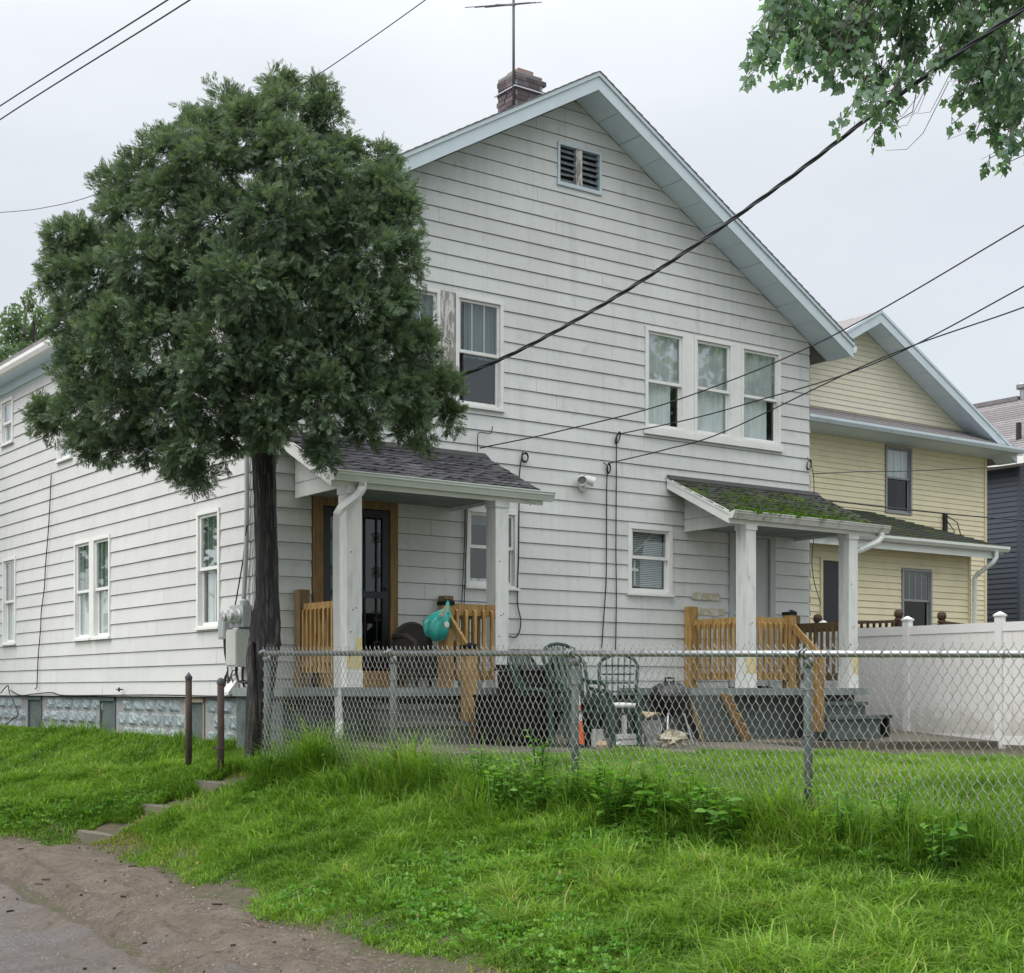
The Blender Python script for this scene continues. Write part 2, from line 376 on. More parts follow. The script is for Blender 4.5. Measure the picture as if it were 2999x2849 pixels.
M['cedar'] = leaf_mat('arborvitae_sprays', (.036, .078, .056), (.205, .270, .165), (.120, .175, .110), .34, 1.8, .012)  # bluish haze over the crown put into the spray colour
M['maple'] = leaf_mat('maple_leaves', (.10, .185, .145), (.22, .33, .23), (.17, .28, .18), .62, 1.5, .03)
M['far_leaf'] = leaf_mat('distant_leaves', (.10, .16, .10), (.17, .24, .14), (.13, .19, .11), .5, .4)
M['moss'] = leaf_mat('moss_tufts', (.045, .11, .015), (.11, .20, .025), (.08, .16, .02), .3, 5)

# ------------------------------------------------------------------ terrain
FA = np.array([-2.507, 14.8]); FD = np.array([.6475, -.7622]); FN = np.array([.7622, .6475]); N0 = float(FA @ FN)
def sn(x, y):
    dx, dy = x-FA[0], y-FA[1]
    return dx*FD[0]+dy*FD[1], x*FN[0]+y*FN[1]
def wsn(s, n):
    return FA[0]+s*FD[0]+(n-N0)*FN[0], FA[1]+s*FD[1]+(n-N0)*FN[1]
def n_edge(s):
    return np.interp(s, [-30, -12, -2.65, -.81, 3.38, 5.24, 6.52, 9.5, 14, 30], [5.2, 5.5, 5.75, 6.25, 5.42, 5.10, 4.93, 4.55, 4.0, 3.5])
def zf(s): return np.where(s > 0, .716-.0197*np.minimum(s, 14), np.maximum(.42, .716+.05*s))
def smooth(t): t = np.clip(t, 0, 1); return t*t*(3-2*t)
def hloc(x, y):
    dx, dy = x-C0[0], y-C0[1]
    return dx*FXV[0]+dy*FXV[1], dx*SYV[0]+dy*SYV[1]
def ground(x, y):
    x = np.asarray(x, float); y = np.asarray(y, float)
    s, n = sn(x, y); ne = n_edge(s); f = zf(s)
    t = (n-ne)/(N0-ne)
    bank = .03+(f-.03)*np.clip(t, 0, 1)**.92
    xl, yl = hloc(x, y)
    P = np.clip(.95-.05*np.clip(xl, 0, 1)-.022*np.clip(xl, 0, 11)-.006*np.clip(yl, 0, 12)*(xl < 0), .6, 1.0)
    wd = np.where(s > 0, 2.2, 1.5)
    z = np.where(n < N0, bank, f+(P-f)*smooth((n-N0)/wd))
    z = np.where(n < ne, -.07+.1*np.exp(-np.maximum(ne-n, 0)*6), z)
    return z + .012*np.sin(x*3.1+1)*np.sin(y*2.7) + .008*np.sin(x*7.3)*np.sin(y*6.1+2)
xs = np.concatenate([np.linspace(-260, -16, 14), np.arange(-15, 15.01, .16), np.linspace(17, 260, 14)])
ys = np.concatenate([np.linspace(-60, -2, 8), np.arange(-1, 27, .16), np.linspace(28, 45, 12), np.linspace(55, 700, 10)])
XX, YY = np.meshgrid(xs, ys); ZZ = ground(XX, YY)
nx, ny = len(xs), len(ys); ii = np.arange(nx*ny).reshape(ny, nx)
q = np.stack([ii[:-1, :-1], ii[:-1, 1:], ii[1:, 1:], ii[1:, :-1]], -1).reshape(-1, 4)
me = np_mesh('lawn', np.stack([XX, YY, ZZ], -1).reshape(-1, 3), q, np.full(len(q), 4), M['soil'], smooth=True)
tag(link('lawn', me), kind='structure')

# the alley: asphalt with a muddy, gravelly margin along the grass
def vnoise(x, y, f, seed):            # smooth value noise on a hashed lattice
    x, y = np.asarray(x)*f, np.asarray(y)*f; xi, yi = np.floor(x).astype(np.int64), np.floor(y).astype(np.int64); u, v = x-xi, y-yi
    u, v = u*u*(3-2*u), v*v*(3-2*v)
    def h(a, b):
        k = (a*374761393+b*668265263+seed*974711) & 0xFFFFFFFF; k = ((k ^ (k >> 13))*1274126177) & 0xFFFFFFFF
        return ((k ^ (k >> 16)) & 0xFFFF)/65535.0
    return (h(xi, yi)*(1-u)+h(xi+1, yi)*u)*(1-v)+(h(xi, yi+1)*(1-u)+h(xi+1, yi+1)*u)*v-.5
def road_mat():
    t = NT('alley_surface')
    v = t.n('ShaderNodeVectorMath'); v.operation = 'DOT_PRODUCT'; t.l(t.pos, v.inputs[0]); v.inputs[1].default_value = (FN[0], FN[1], 0)
    v2 = t.n('ShaderNodeVectorMath'); v2.operation = 'DOT_PRODUCT'; t.l(t.pos, v2.inputs[0]); v2.inputs[1].default_value = (FD[0], FD[1], 0)
    d = t.math('ADD', v.outputs['Value'], t.rng(t.noise(.9, 6, .65), .3, .7, -.7, .7))
    d = t.math('ADD', d, t.math('MULTIPLY', v2.outputs['Value'], .16))
    asph = t.mix(t.rng(t.noise(55, 3, .8), .40, .62, 0, 1), (.115, .110, .115), (.25, .24, .245))
    asph = t.mix(t.rng(t.noise(2.4, 6, .7, off=2), .52, .68, 0, .6), asph, (.095, .080, .068))
    mud = t.mix(t.rng(t.noise(2.2, 8, .75), .38, .62, 0, 1), (.125, .097, .074), (.205, .168, .135))
    mud = t.mix(t.rng(t.noise(34, 6, .8), .52, .63, 0, .75), mud, (.265, .225, .185))
    mud = t.mix(t.rng(t.noise(13, 8, .8, off=7), .53, .63, 0, .85), mud, (.050, .037, .028))
    mud = t.mix(t.rng(t.noise(90, 3, .8, off=3), .62, .70, 0, .8), mud, (.30, .28, .26))
    c = t.mix(t.rng(d, 1.5, 2.9, 0, 1), asph, mud)
    h = t.math('ADD', t.noise(11, 9, .8), t.math('MULTIPLY', t.noise(75, 4, .75), .3))
    t.bsdf(c, t.rng(t.noise(3, 5, .7, off=8), .42, .6, .62, .95), 0, h, 1.0, .06, .25)
    return t.m
ss = np.arange(-22, 20, .075); tt = np.concatenate([np.linspace(-14, 0, 24), np.linspace(0.2, 2.4, 16), np.linspace(2.45, 6.6, 75)])
SS, TT = np.meshgrid(ss, tt)
NN = np.where(TT < 6.3, TT*(n_edge(SS)+.25)/6.3, n_edge(SS)+.25+(TT-6.3))
RX, RY = wsn(SS, NN)
ne_ = n_edge(SS); ed = ne_-NN
rz = .05*vnoise(RX, RY, .8, 1)+.03*vnoise(RX, RY, 2.3, 2)+(.045*vnoise(RX, RY, 6, 3)+.035*vnoise(RX, RY, 12, 4))*np.exp(-np.maximum(ed, 0)/1.6)
for c_, wd_, am in ((1.15, .13, -.085), (.93, .09, .06), (1.40, .09, .055), (.55, .10, .03), (2.55, .16, -.06), (2.78, .09, .04)):
    cc = c_+.25*vnoise(SS, 0*SS, .5, 9); rz += am*np.exp(-((ed-cc)/wd_)**2)*(1+1.2*vnoise(SS, ed, 4, 6))
RZ = np.where(NN > ne_, -.03-(NN-ne_)*.5, rz*(NN > 0))
k = ss.size; ii = np.arange(RX.size).reshape(RX.shape)
q = np.stack([ii[:-1, :-1], ii[:-1, 1:], ii[1:, 1:], ii[1:, :-1]], -1).reshape(-1, 4)
me = np_mesh('road', np.stack([RX, RY, RZ], -1).reshape(-1, 3), q, np.full(len(q), 4), road_mat(), smooth=True)
tag(link('road', me), kind='structure')

# concrete patio before the porches (a slab that falls away from the house)
def patio_z(x, y):
    b = 1.0-.008*x; f = .945-.026*x
    return b+(f-b)*min(1, -y/3.9)
m = MB()
def patio_cell(x0, x1, y0, y1):
    top = [(x0, y0, patio_z(x0, y0)), (x1, y0, patio_z(x1, y0)), (x1, y1, patio_z(x1, y1)), (x0, y1, patio_z(x0, y1))]
    m.prism([(a, b, c) for a, b, c in top], (0, 0, -.14))
for a, b in ((.15, 1.7), (1.706, 3.24), (3.246, 4.78), (4.786, 6.28)):
    patio_cell(a, b, -3.9, -2.0); patio_cell(a, b, -1.994, -.02)
for a, b in ((6.286, 8.0), (8.006, 9.8), (9.806, 11.56)): patio_cell(a, b, -1.994, -.02)
o = link('patio', m.mesh('patio', M['concrete'])); o.location = w(0, 0, 0); o.rotation_euler = (0, 0, TH); o['kind'] = 'structure'

def hit(px, py):                     # where the line of sight through a photograph pixel meets the ground
    for Z in np.arange(6, 30, .02):
        p = at(px, py, Z)
        if p[2] <= float(ground(p[0], p[1])): return p
    return p
# three stone steps sunk in the bank
for i, (px, py, Z, ln, lab) in enumerate(((692, 2292, 14.95, .52, 'highest of the flat stone steps beside the chain link fence end'),
                                     (528, 2360, 14.62, .48, 'middle flat stone step half sunk in the grass bank'),
                                     (322, 2436, 14.35, .40, 'lowest flat stone step by the muddy alley edge'))):
    P = hit(px, py); P = (P[0], P[1], P[2]-.012)
    m = MB(); rr = random.Random(i)
    prof = [(-ln, -.15), (-ln*.3, -.19), (ln*.5, -.17), (ln, -.12), (ln*.96, .14), (ln*.2, .18), (-ln*.9, .15)]
    prof = [(a+rr.uniform(-.02, .02), b+rr.uniform(-.02, .02), 0) for a, b in prof]
    m.prism(prof, (0, 0, -.12))
    o = link('stone_step', m.mesh('stone_step', M['step'])); o.location = P; o.rotation_euler = (R(-2), R(2), R(-42))
    tag(o, lab, 'step', 'stone steps up the bank')

# ------------------------------------------------------------------ the white house
WD, LEN, XR, ZR, SL = 9.524, 13.0, 4.85, 9.65, .5725
OH = .51                                    # front overhang of the roof
def zroof(x): return ZR-SL*abs(x-XR)
house = Thing('house', 'two storey house in weathered white lap siding with front gable', 'house', (0, 0, .93))
Z0 = 1.47
front_open = [('a', 2.86, 3.62, 5.24, 6.69), ('b', 1.86, 2.62, 5.24, 6.69), ('m', 2.62, 2.86, 5.24, 6.69),
              ('c', 6.11, 8.87, 5.28, 6.745), ('d', 5.79, 6.63, 2.91, 3.905), ('e', 3.02, 3.865, 2.89, 3.94),
              ('v', 4.534, 5.30, 8.43, 9.02), ('p', .77, 1.985, Z0, 3.92), ('q', 7.77, 8.745, Z0, 3.965)]
side_open = [('a', .87, 1.54, 2.32, 3.80), ('b', 4.50, 5.95, 2.30, 3.785), ('c', 8.73, 9.41, 2.32, 3.78),
             ('d', 8.87, 9.50, 5.69, 6.46), ('e', 6.06, 6.71, 5.07, 6.3), ('f', 12.0, 12.7, 2.32, 3.78)]
def courses(z0, z1, steps):
    z = z0; out = [z0]
    while z < z1-.03:
        d = [s_ for lim, s_ in steps if z < lim][0]; z = min(z+d, z1); out.append(z)
    return out
def clip_roof(poly, lim):             # keep the part of a convex polygon (u, z) under z = a + b*u
    a, b = lim; out = []
    for i in range(len(poly)):
        p, q_ = poly[i], poly[(i+1) % len(poly)]
        fp, fq = a+b*p[0]-p[1], a+b*q_[0]-q_[1]
        if fp >= 0: out.append(p)
        if (fp >= 0) != (fq >= 0):
            t = fp/(fp-fq); out.append((p[0]+(q_[0]-p[0])*t, p[1]+(q_[1]-p[1])*t))
    return out
def lap_boards(th, cs, u0, u1, opens, wall, mat, limits=(), gap=.006, lip=.0165, jlen=3.66, seed=1, lo=.003, name='siding_board', minw=.05):
    """Lap siding: each board its own mesh; wall maps (u, outward, z) to the frame."""
    rr = random.Random(seed); made = 0; z0w = cs[-1]
    for i in range(len(cs)-1):
        za, zb = cs[i], cs[i+1]; h = zb-za
        cut = sorted({u0, u1} | {v for op in opens for v in op[1:3] if op[3] < zb-1e-4 and op[4] > za+1e-4})
        segs = []                                        # runs of cells with the same vertical extent
        for a, b in zip(cut[:-1], cut[1:]):
            mid = (a+b)/2; spans = [(za, zb)]
            for op in opens:
                if op[1] < mid < op[2]:
                    ns = []
                    for s0, s1 in spans:
                        if op[3] > s0: ns.append((s0, min(s1, op[3])))
                        if op[4] < s1: ns.append((max(s0, op[4]), s1))
                    spans = [x for x in ns if x[1]-x[0] > .012]
            segs.append((a, b, spans))
        groups = []; cur = []
        for sg in segs:
            if not sg[2]:
                if cur: groups.append(cur); cur = []
            else: cur.append(sg)
        if cur: groups.append(cur)
        ph = rr.uniform(.4, jlen)
        for g in groups:
            ga, gb = g[0][0], g[-1][1]
            js = [ga]+[x for x in (u0+ph+k*jlen for k in range(-1, 8)) if ga+.35 < x < gb-.35]+[gb]
            for ja, jb in zip(js[:-1], js[1:]):
                m = MB(); ok = False; jit = rr.uniform(-.0015, .0015)
                for a, b, spans in g:
                    a2, b2 = max(a, ja), min(b, jb)
                    if b2-a2 < .004: continue
                    if b2 == jb and jb != gb: b2 -= .004
                    for s0, s1 in spans:
                        top = s1-gap if abs(s1-zb) < 1e-6 else s1
                        poly = [(a2, s0), (b2, s0), (b2, top), (a2, top)]
                        for L in limits:
                            poly = clip_roof(poly, L)
                            if len(poly) < 3: break
                        if len(poly) < 3: continue
                        ok = True
                        ta_, tb_ = rr.uniform(-.0012, .0012), rr.uniform(-.0012, .0012)
                        def D(z): return lo+(lip+jit)*(1-(z-za)/h)
                        poly = [(u, z+(ta_+(tb_-ta_)*(u-ja)/max(.05, jb-ja))*(1 if za < z0w else 0) if abs(z-za) < 1e-6 else z) for u, z in poly]
                        m.poly([wall(u, D(z), z) for u, z in poly])
                        n_ = len(poly)
                        for k_ in range(n_):                    # edges turned back to the wall
                            (ua, zaa), (ub, zbb) = poly[k_], poly[(k_+1) % n_]
                            m.poly([wall(ua, D(zaa), zaa), wall(ub, D(zbb), zbb), wall(ub, 0, zbb), wall(ua, 0, zaa)])
                if ok: th.part(name, m, mat, fix=False); made += 1
    return made
fwall = lambda u, d, z: (u, -d, z)
swall = lambda u, d, z: (-d, u, z)
lim = [(ZR+SL*XR-.004, -SL), (ZR-SL*XR-.004, SL)]
cf = courses(Z0+.015, 9.64, [(4.55, .2048), (6.74, .2025), (99, .1945)])
lap_boards(house, cf, 0.0, WD, front_open, fwall, M['siding_front'], lim, seed=3)
cs_ = courses(Z0+.0, 6.72, [(4.55, .2048), (99, .2025)])
lap_boards(house, cs_, 0.0, LEN, side_open, swall, M['siding_side'], seed=4)
# sheathing behind the boards, with the openings left open; back and far walls plain
def shell(opens, u0, u1, z0, z1, wall, limits=()):
    m = MB(); us = sorted({u0, u1} | {v for o_ in opens for v in o_[1:3]}); zs = sorted({z0, z1} | {v for o_ in opens for v in o_[3:5]})
    for a, b in zip(us[:-1], us[1:]):
        for c, d in zip(zs[:-1], zs[1:]):
            if any(o_[1] <= (a+b)/2 <= o_[2] and o_[3] <= (c+d)/2 <= o_[4] for o_ in opens): continue
            poly = [(a, c), (b, c), (b, d), (a, d)]
            for L in limits:
                poly = clip_roof(poly, L)
                if len(poly) < 3: break
            if len(poly) >= 3: m.poly([wall(u, 0, z) for u, z in poly])
    return m
m = shell(front_open, 0, WD, Z0, 9.64, fwall, lim)
m2 = shell(side_open, 0, LEN, Z0, 6.85, swall); n = len(m.v); m.v += m2.v; m.f += [[i+n for i in f] for f in m2.f]
m.poly([(WD, 0, .5), (WD, LEN, .5), (WD, LEN, 6.96), (WD, 0, 6.96)]); m.poly([(0, LEN, .5), (WD, LEN, .5), (WD, LEN, 6.9), (XR, LEN, 9.64), (0, LEN, 6.8)])
m.poly([(0, 0, 4.35), (WD, 0, 4.35), (WD, LEN, 4.35), (0, LEN, 4.35)]); m.poly([(0, 0, 1.46), (WD, 0, 1.46), (WD, LEN, 1.46), (0, LEN, 1.46)])
m.poly([(0, 3.5, 1.46), (WD, 3.5, 1.46), (WD, 3.5, 9), (XR, 3.5, 9.6), (0, 3.5, 6.7)]); m.poly([(3, 0, 1.46), (3, LEN, 1.46), (3, LEN, 8.5), (3, 0, 8.5)])
house.part('wall', m, M['sheath'], fix=False)
# right flank siding (seen only as the jagged board ends at the corner)
m = MB()
for a, b in zip(cf[:-1], cf[1:]):
    if b < 6.95: m.poly([(WD+.022, -.02, a), (WD+.022, 3, a), (WD+.004, 3, b-.01), (WD+.004, -.003, b-.01)]); m.poly([(WD+.022, -.02, a), (WD+.022, 3, a), (WD, 3, a), (WD, -.02, a)])
house.part('flank_siding', m, M['siding_front'], fix=False)

def window(th, wall, u0, u1, z0, z1, zm, mat_cur=None, cur=None, munt=2, trim='trim', blind=False, depth=.0, frame=.05, lower='glass', sill=True, room='room', upper='glass'):
    m = MB()
    def bx(mb, a, b, d0, d1, c, e):
        P = [wall(x, y, z) for x in (a, b) for y in (d0, d1) for z in (c, e)]
        xs_, ys_, zs_ = zip(*P); mb.box(min(xs_), max(xs_), min(ys_), max(ys_), min(zs_), max(zs_))
    f = frame
    bx(m, u0, u0+f, -.09, .034, z0+f*.8, z1-f); bx(m, u1-f, u1, -.09, .034, z0+f*.8, z1-f)
    bx(m, u0, u1, -.09, .036, z1-f, z1); bx(m, u0, u1, -.09, .032, z0, z0+f*.8)
    win = th.part('window', m, M[trim])
    if sill:
        m = MB(); bx(m, u0-.015, u1+.015, .004, .058, z0-.012, z0+.022); th.part('sill', m, M[trim], win)
    a, b, c, d = u0+f+.002, u1-f-.002, z0+f*.8+.002, z1-f-.002
    st = .036
    for nm, (p, q_), off in (('up', (zm-.018, d), .004), ('lo', (c, zm+.014), -.030)):
        m = MB()
        bx(m, a, a+st, off-.022, off, p, q_); bx(m, b-st, b, off-.022, off, p, q_)
        bx(m, a+st, b-st, off-.022, off, q_-st, q_); bx(m, a+st, b-st, off-.022, off, p, p+st*1.15)
        th.part('sash', m, M[trim], win)
        m = MB(); y_ = off-.013
        bx(m, a+st-.004, b-st+.004, y_-.002, y_+.002, p+st-.004, q_-st+.004)
        th.part('pane', m, M[upper if nm == 'up' else lower], win)
        if nm == 'up' and munt:
            for k_ in range(munt):
                um = a+st+(b-a-2*st)*(k_+1)/(munt+1)
                m = MB(); bx(m, um-.007, um+.007, off-.026, off-.018, p+st, q_-st); th.part('muntin', m, M[trim], win)
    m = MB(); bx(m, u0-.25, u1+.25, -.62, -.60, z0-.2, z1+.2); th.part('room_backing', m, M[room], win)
    if blind:
        zz = z1-f-.05
        while zz > z0+.12:
            m = MB(); P = [wall(a+.03, -.085, zz), wall(b-.03, -.085, zz+random.uniform(-.004, .004)), wall(b-.03, -.108, zz+.019), wall(a+.03, -.108, zz+.019)]
            m.poly(P); m.poly([wall(x, y, z-.002) for x, y, z in ((a+.03, -.085, zz), (b-.03, -.085, zz), (b-.03, -.108, zz+.019), (a+.03, -.108, zz+.019))])
            th.part('slat', m, M['blind'], win, fix=False); zz -= .026
    if cur:
        for (ca, cb, cz0, cz1, *cm) in cur:
            m = MB(); n_ = 18; xa = a+(b-a)*ca; xb = a+(b-a)*cb; za_ = c+(d-c)*cz0; zb_ = c+(d-c)*cz1; ph = random.uniform(0, 6)
            pts = [(xa+(xb-xa)*i/n_, -.085+.014*math.sin(ph+i*1.9)+.012*math.sin(i*.7+ph)) for i in range(n_+1)]
            for (xA, dA), (xB, dB) in zip(pts[:-1], pts[1:]): m.poly([wall(xA, dA, za_), wall(xB, dB, za_), wall(xB, dB, zb_), wall(xA, dA, zb_)])
            th.part('curtain', m, M[cm[0] if cm else (mat_cur or 'curtain')], win, smooth=True, fix=False)
    return win
full = (0, 1, 0, 1)
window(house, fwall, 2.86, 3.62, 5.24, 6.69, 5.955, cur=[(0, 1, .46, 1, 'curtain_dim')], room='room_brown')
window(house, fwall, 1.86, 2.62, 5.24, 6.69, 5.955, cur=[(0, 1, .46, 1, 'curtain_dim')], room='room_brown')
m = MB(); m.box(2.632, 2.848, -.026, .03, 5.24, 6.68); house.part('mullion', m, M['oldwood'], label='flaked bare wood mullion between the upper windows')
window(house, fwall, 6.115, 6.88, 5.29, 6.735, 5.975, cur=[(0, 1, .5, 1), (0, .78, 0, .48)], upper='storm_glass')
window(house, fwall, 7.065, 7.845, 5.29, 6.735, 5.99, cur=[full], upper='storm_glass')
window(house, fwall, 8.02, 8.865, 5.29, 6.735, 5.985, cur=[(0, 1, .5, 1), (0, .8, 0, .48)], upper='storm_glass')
for a, b in ((6.883, 7.062), (7.848, 8.017)):
    m = MB(); m.box(a, b, -.024, .03, 5.28, 6.745); house.part('mullion', m, M['trim'])
m = MB(); m.box(6.08, 8.90, -.062, -.025, 5.205, 5.285); house.part('window_sill', m, M['trim'])
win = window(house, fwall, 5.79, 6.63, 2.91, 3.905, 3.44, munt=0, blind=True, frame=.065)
m = MB(); m.box(5.955, 5.985, .045, .055, 3.05, 3.40); m.box(5.90, 6.04, .043, .057, 3.25, 3.285); house.part('cross', m, M['trim'], win)
m = MB(); m.bar((5.99, .06, 3.52), (6.34, .06, 3.80), .012, .012); house.part('blind_wand', m, M['trim'], win)
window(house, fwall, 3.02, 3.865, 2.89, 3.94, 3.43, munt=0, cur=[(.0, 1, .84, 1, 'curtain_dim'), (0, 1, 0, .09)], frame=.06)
window(house, swall, .87, 1.54, 2.32, 3.80, 3.07, cur=[(.05, .95, .48, 1, 'curtain_dim'), (.45, .85, 0, .47)], upper='storm_glass')  # dim upper curtain stands in for a tree reflection in the pane
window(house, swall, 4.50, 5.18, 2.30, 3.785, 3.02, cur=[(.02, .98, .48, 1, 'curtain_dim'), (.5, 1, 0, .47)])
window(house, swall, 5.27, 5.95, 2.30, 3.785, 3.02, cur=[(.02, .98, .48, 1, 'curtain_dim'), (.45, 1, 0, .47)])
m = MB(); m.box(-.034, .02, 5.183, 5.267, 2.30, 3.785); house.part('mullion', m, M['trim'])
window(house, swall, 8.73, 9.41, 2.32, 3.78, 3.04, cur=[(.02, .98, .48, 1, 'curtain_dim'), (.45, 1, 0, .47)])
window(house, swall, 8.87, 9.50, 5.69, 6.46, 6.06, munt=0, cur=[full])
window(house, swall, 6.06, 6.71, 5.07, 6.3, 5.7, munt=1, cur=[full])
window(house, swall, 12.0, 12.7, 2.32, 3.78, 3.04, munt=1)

# gable vent: frame, centre post with flaking paint, two sets of louvres
m = MB(); a, b, c, d = 4.534, 5.30, 8.43, 9.02; e_ = .035
m.box(a, a+e_, -.035, .05, c+.05, d-e_); m.box(b-e_, b, -.035, .05, c+.05, d-e_); m.box(a, b, -.036, .05, d-e_, d); m.box(a-.01, b+.01, -.042, .05, c, c+.05)
vent = house.part('vent', m, M['fascia'])
m = MB(); m.box(4.855, 4.965, -.020, .05, c+.052, d-e_-.002); house.part('centre_post', m, M['oldwood'], vent)
m = MB(); m.box(a, b, .10, .11, c, d); house.part('vent_backing', m, M['sheath'], vent)
for (x0, x1) in ((a+e_+.002, 4.852), (4.968, b-e_-.002)):
    for k_ in range(6):
        z = c+.07+k_*.08
        m = MB(); m.prism([(x0, -.012, z), (x0, -.002, z-.006), (x0, .062, z+.062), (x0, .052, z+.068)], (x1-x0, 0, random.uniform(-.012, .012)))
        house.part('slat', m, M['dark_louver'], vent)

# roof: two slopes, rakes, soffit panels, side gutter
xl, xr_ = -.25, 9.95
def slope_part(name, xa, xb, ya, yb, t0, t1, mat, parent=None):     # slab between heights t0, t1 above the soffit line
    m = MB(); m.prism([(xa, ya, zroof(xa)+t0), (xb, ya, zroof(xb)+t0), (xb, ya, zroof(xb)+t1), (xa, ya, zroof(xa)+t1)], (0, yb-ya, 0))
    return house.part(name, m, mat, parent)
roof = slope_part('roof', xl, XR, -OH+.03, LEN+.3, .02, .225, M['shingle_grey'])
roof2 = slope_part('roof', XR, xr_, -OH+.03, LEN+.3, .02, .225, M['shingle_grey'])
for rf, xa, xb in ((roof, xl, XR), (roof2, XR, xr_)):
    m = MB()                                                      # shingle courses stepping up the slope
    n_ = 40
    for k_ in range(n_):
        p, q_ = xa+(xb-xa)*k_/n_, xa+(xb-xa)*(k_+1)/n_
        up = xa < XR-1
        zt0 = zroof(p)+.225+(.018 if up else .004); zt1 = zroof(q_)+.225+(.004 if up else .018)
        m.prism([(p, -OH-.035, zroof(p)+.226), (q_, -OH-.035, zroof(q_)+.226), (q_, -OH-.035, zt1), (p, -OH-.035, zt0)], (0, LEN+OH+.3, 0))
    house.part('shingle_courses', m, M['shingle_grey'], rf)
slope_part('fascia', xl-.02, XR, -OH, -OH+.028, -.015, .165, M['fascia']); slope_part('fascia', XR, xr_+.02, -OH, -OH+.028, -.015, .165, M['fascia'])
slope_part('rake_trim', xl-.03, XR, -OH-.022, -OH+.028, .166, .222, M['fascia']); slope_part('rake_trim', XR, xr_+.03, -OH-.022, -OH+.028, .166, .222, M['fascia'])
for xa, xb in ((xl, XR), (xr_, XR)):                                # soffit panels under the rake overhang
    n_ = 13
    for k_ in range(n_):
        p, q_ = xa+(xb-xa)*k_/n_, xa+(xb-xa)*(k_+1)/n_; g = .006 if q_ > p else -.006
        st = (k_ % 2)*.006
        m = MB(); m.prism([(p+g, -OH+.03, zroof(p+g)+.001+st), (q_-g, -OH+.03, zroof(q_-g)+.001+st), (q_-g, -OH+.03, zroof(q_-g)+.016), (p+g, -OH+.03, zroof(p+g)+.016)], (0, OH-.04, 0))
        house.part('soffit_panel', m, M['soffit'])
m = MB(); m.box(xl, -.03, 0.02, LEN+.3, 6.70, 6.716); m.box(-.035, -.004, .02, LEN, 6.56, 6.70); house.part('eave_soffit', m, M['soffit'])
m = MB(); m.prism([(xl-.002, -OH+.02, 6.70), (xl-.10, -OH+.02, 6.70), (xl-.13, -OH+.02, 6.76), (xl-.13, -OH+.02, 6.815), (xl-.117, -OH+.02, 6.815), (xl-.117, -OH+.02, 6.76), (xl-.002, -OH+.02, 6.715)], (0, LEN+OH+.25, 0))
house.part('gutter', m, M['trim'])
m = MB(); m.prism([(xr_+.022, -OH+.02, 6.80), (xr_+.10, -OH+.02, 6.80), (xr_+.13, -OH+.02, 6.86), (xr_+.13, -OH+.02, 6.905), (xr_+.022, -OH+.02, 6.905)], (0, LEN+OH+.25, 0))
house.part('gutter', m, M['trim'])

# chimney: mortar core, bricks laid course by course, clay flue
cx0, cx1, cy0, cy1, cz0, cz1 = 4.45, 4.937, .83, 1.277, 8.9, 10.235
m = MB(); m.box(cx0+.008, cx1-.008, cy0+.008, cy1-.008, cz0, cz1-.01); chim = house.part('chimney', m, M['mortar'])
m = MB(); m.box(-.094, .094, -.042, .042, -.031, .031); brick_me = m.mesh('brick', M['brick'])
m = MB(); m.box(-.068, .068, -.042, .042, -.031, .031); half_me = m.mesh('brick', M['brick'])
nb = 0
for k_ in range(14):
    z = 9.245+k_*.0715
    for (P0, P1, rot, out) in (((cx0, cy0), (cx1, cy0), 0, (0, -1)), ((cx0, cy1), (cx0, cy0), R(90), (-1, 0)), ((cx1, cy0), (cx1, cy1), R(90), (1, 0)), ((cx0, cy1), (cx1, cy1), 0, (0, 1))):
        L = math.dist(P0, P1); dx, dy = (P1[0]-P0[0])/L, (P1[1]-P0[1])/L
        u = 0.04 if k_ % 2 == 0 else 0.002; first = True
        while u < L-.06:
            wid = .188 if u+.188 < L-.02 else .136
            if u+wid > L+.05: break
            c_ = u+wid/2; jit = random.uniform(-.004, .006)
            x = P0[0]+dx*c_-out[0]*(.038-jit); y = P0[1]+dy*c_-out[1]*(.038-jit)
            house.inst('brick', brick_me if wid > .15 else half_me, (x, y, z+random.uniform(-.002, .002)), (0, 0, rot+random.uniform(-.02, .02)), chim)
            u += wid+.011; nb += 1
m = MB(); m.prism([(cx0+.01, cy0+.01, cz1), (cx1-.01, cy0+.01, cz1), (cx1-.01, cy1-.01, cz1), (cx0+.01, cy1-.01, cz1)], (0, 0, .025)); house.part('crown', m, M['mortar'], chim)
m = MB(); m.box(cx0+.12, cx1-.10, cy0+.10, cy1-.08, cz1+.026, cz1+.12); house.part('flue', m, M['flue'], chim)

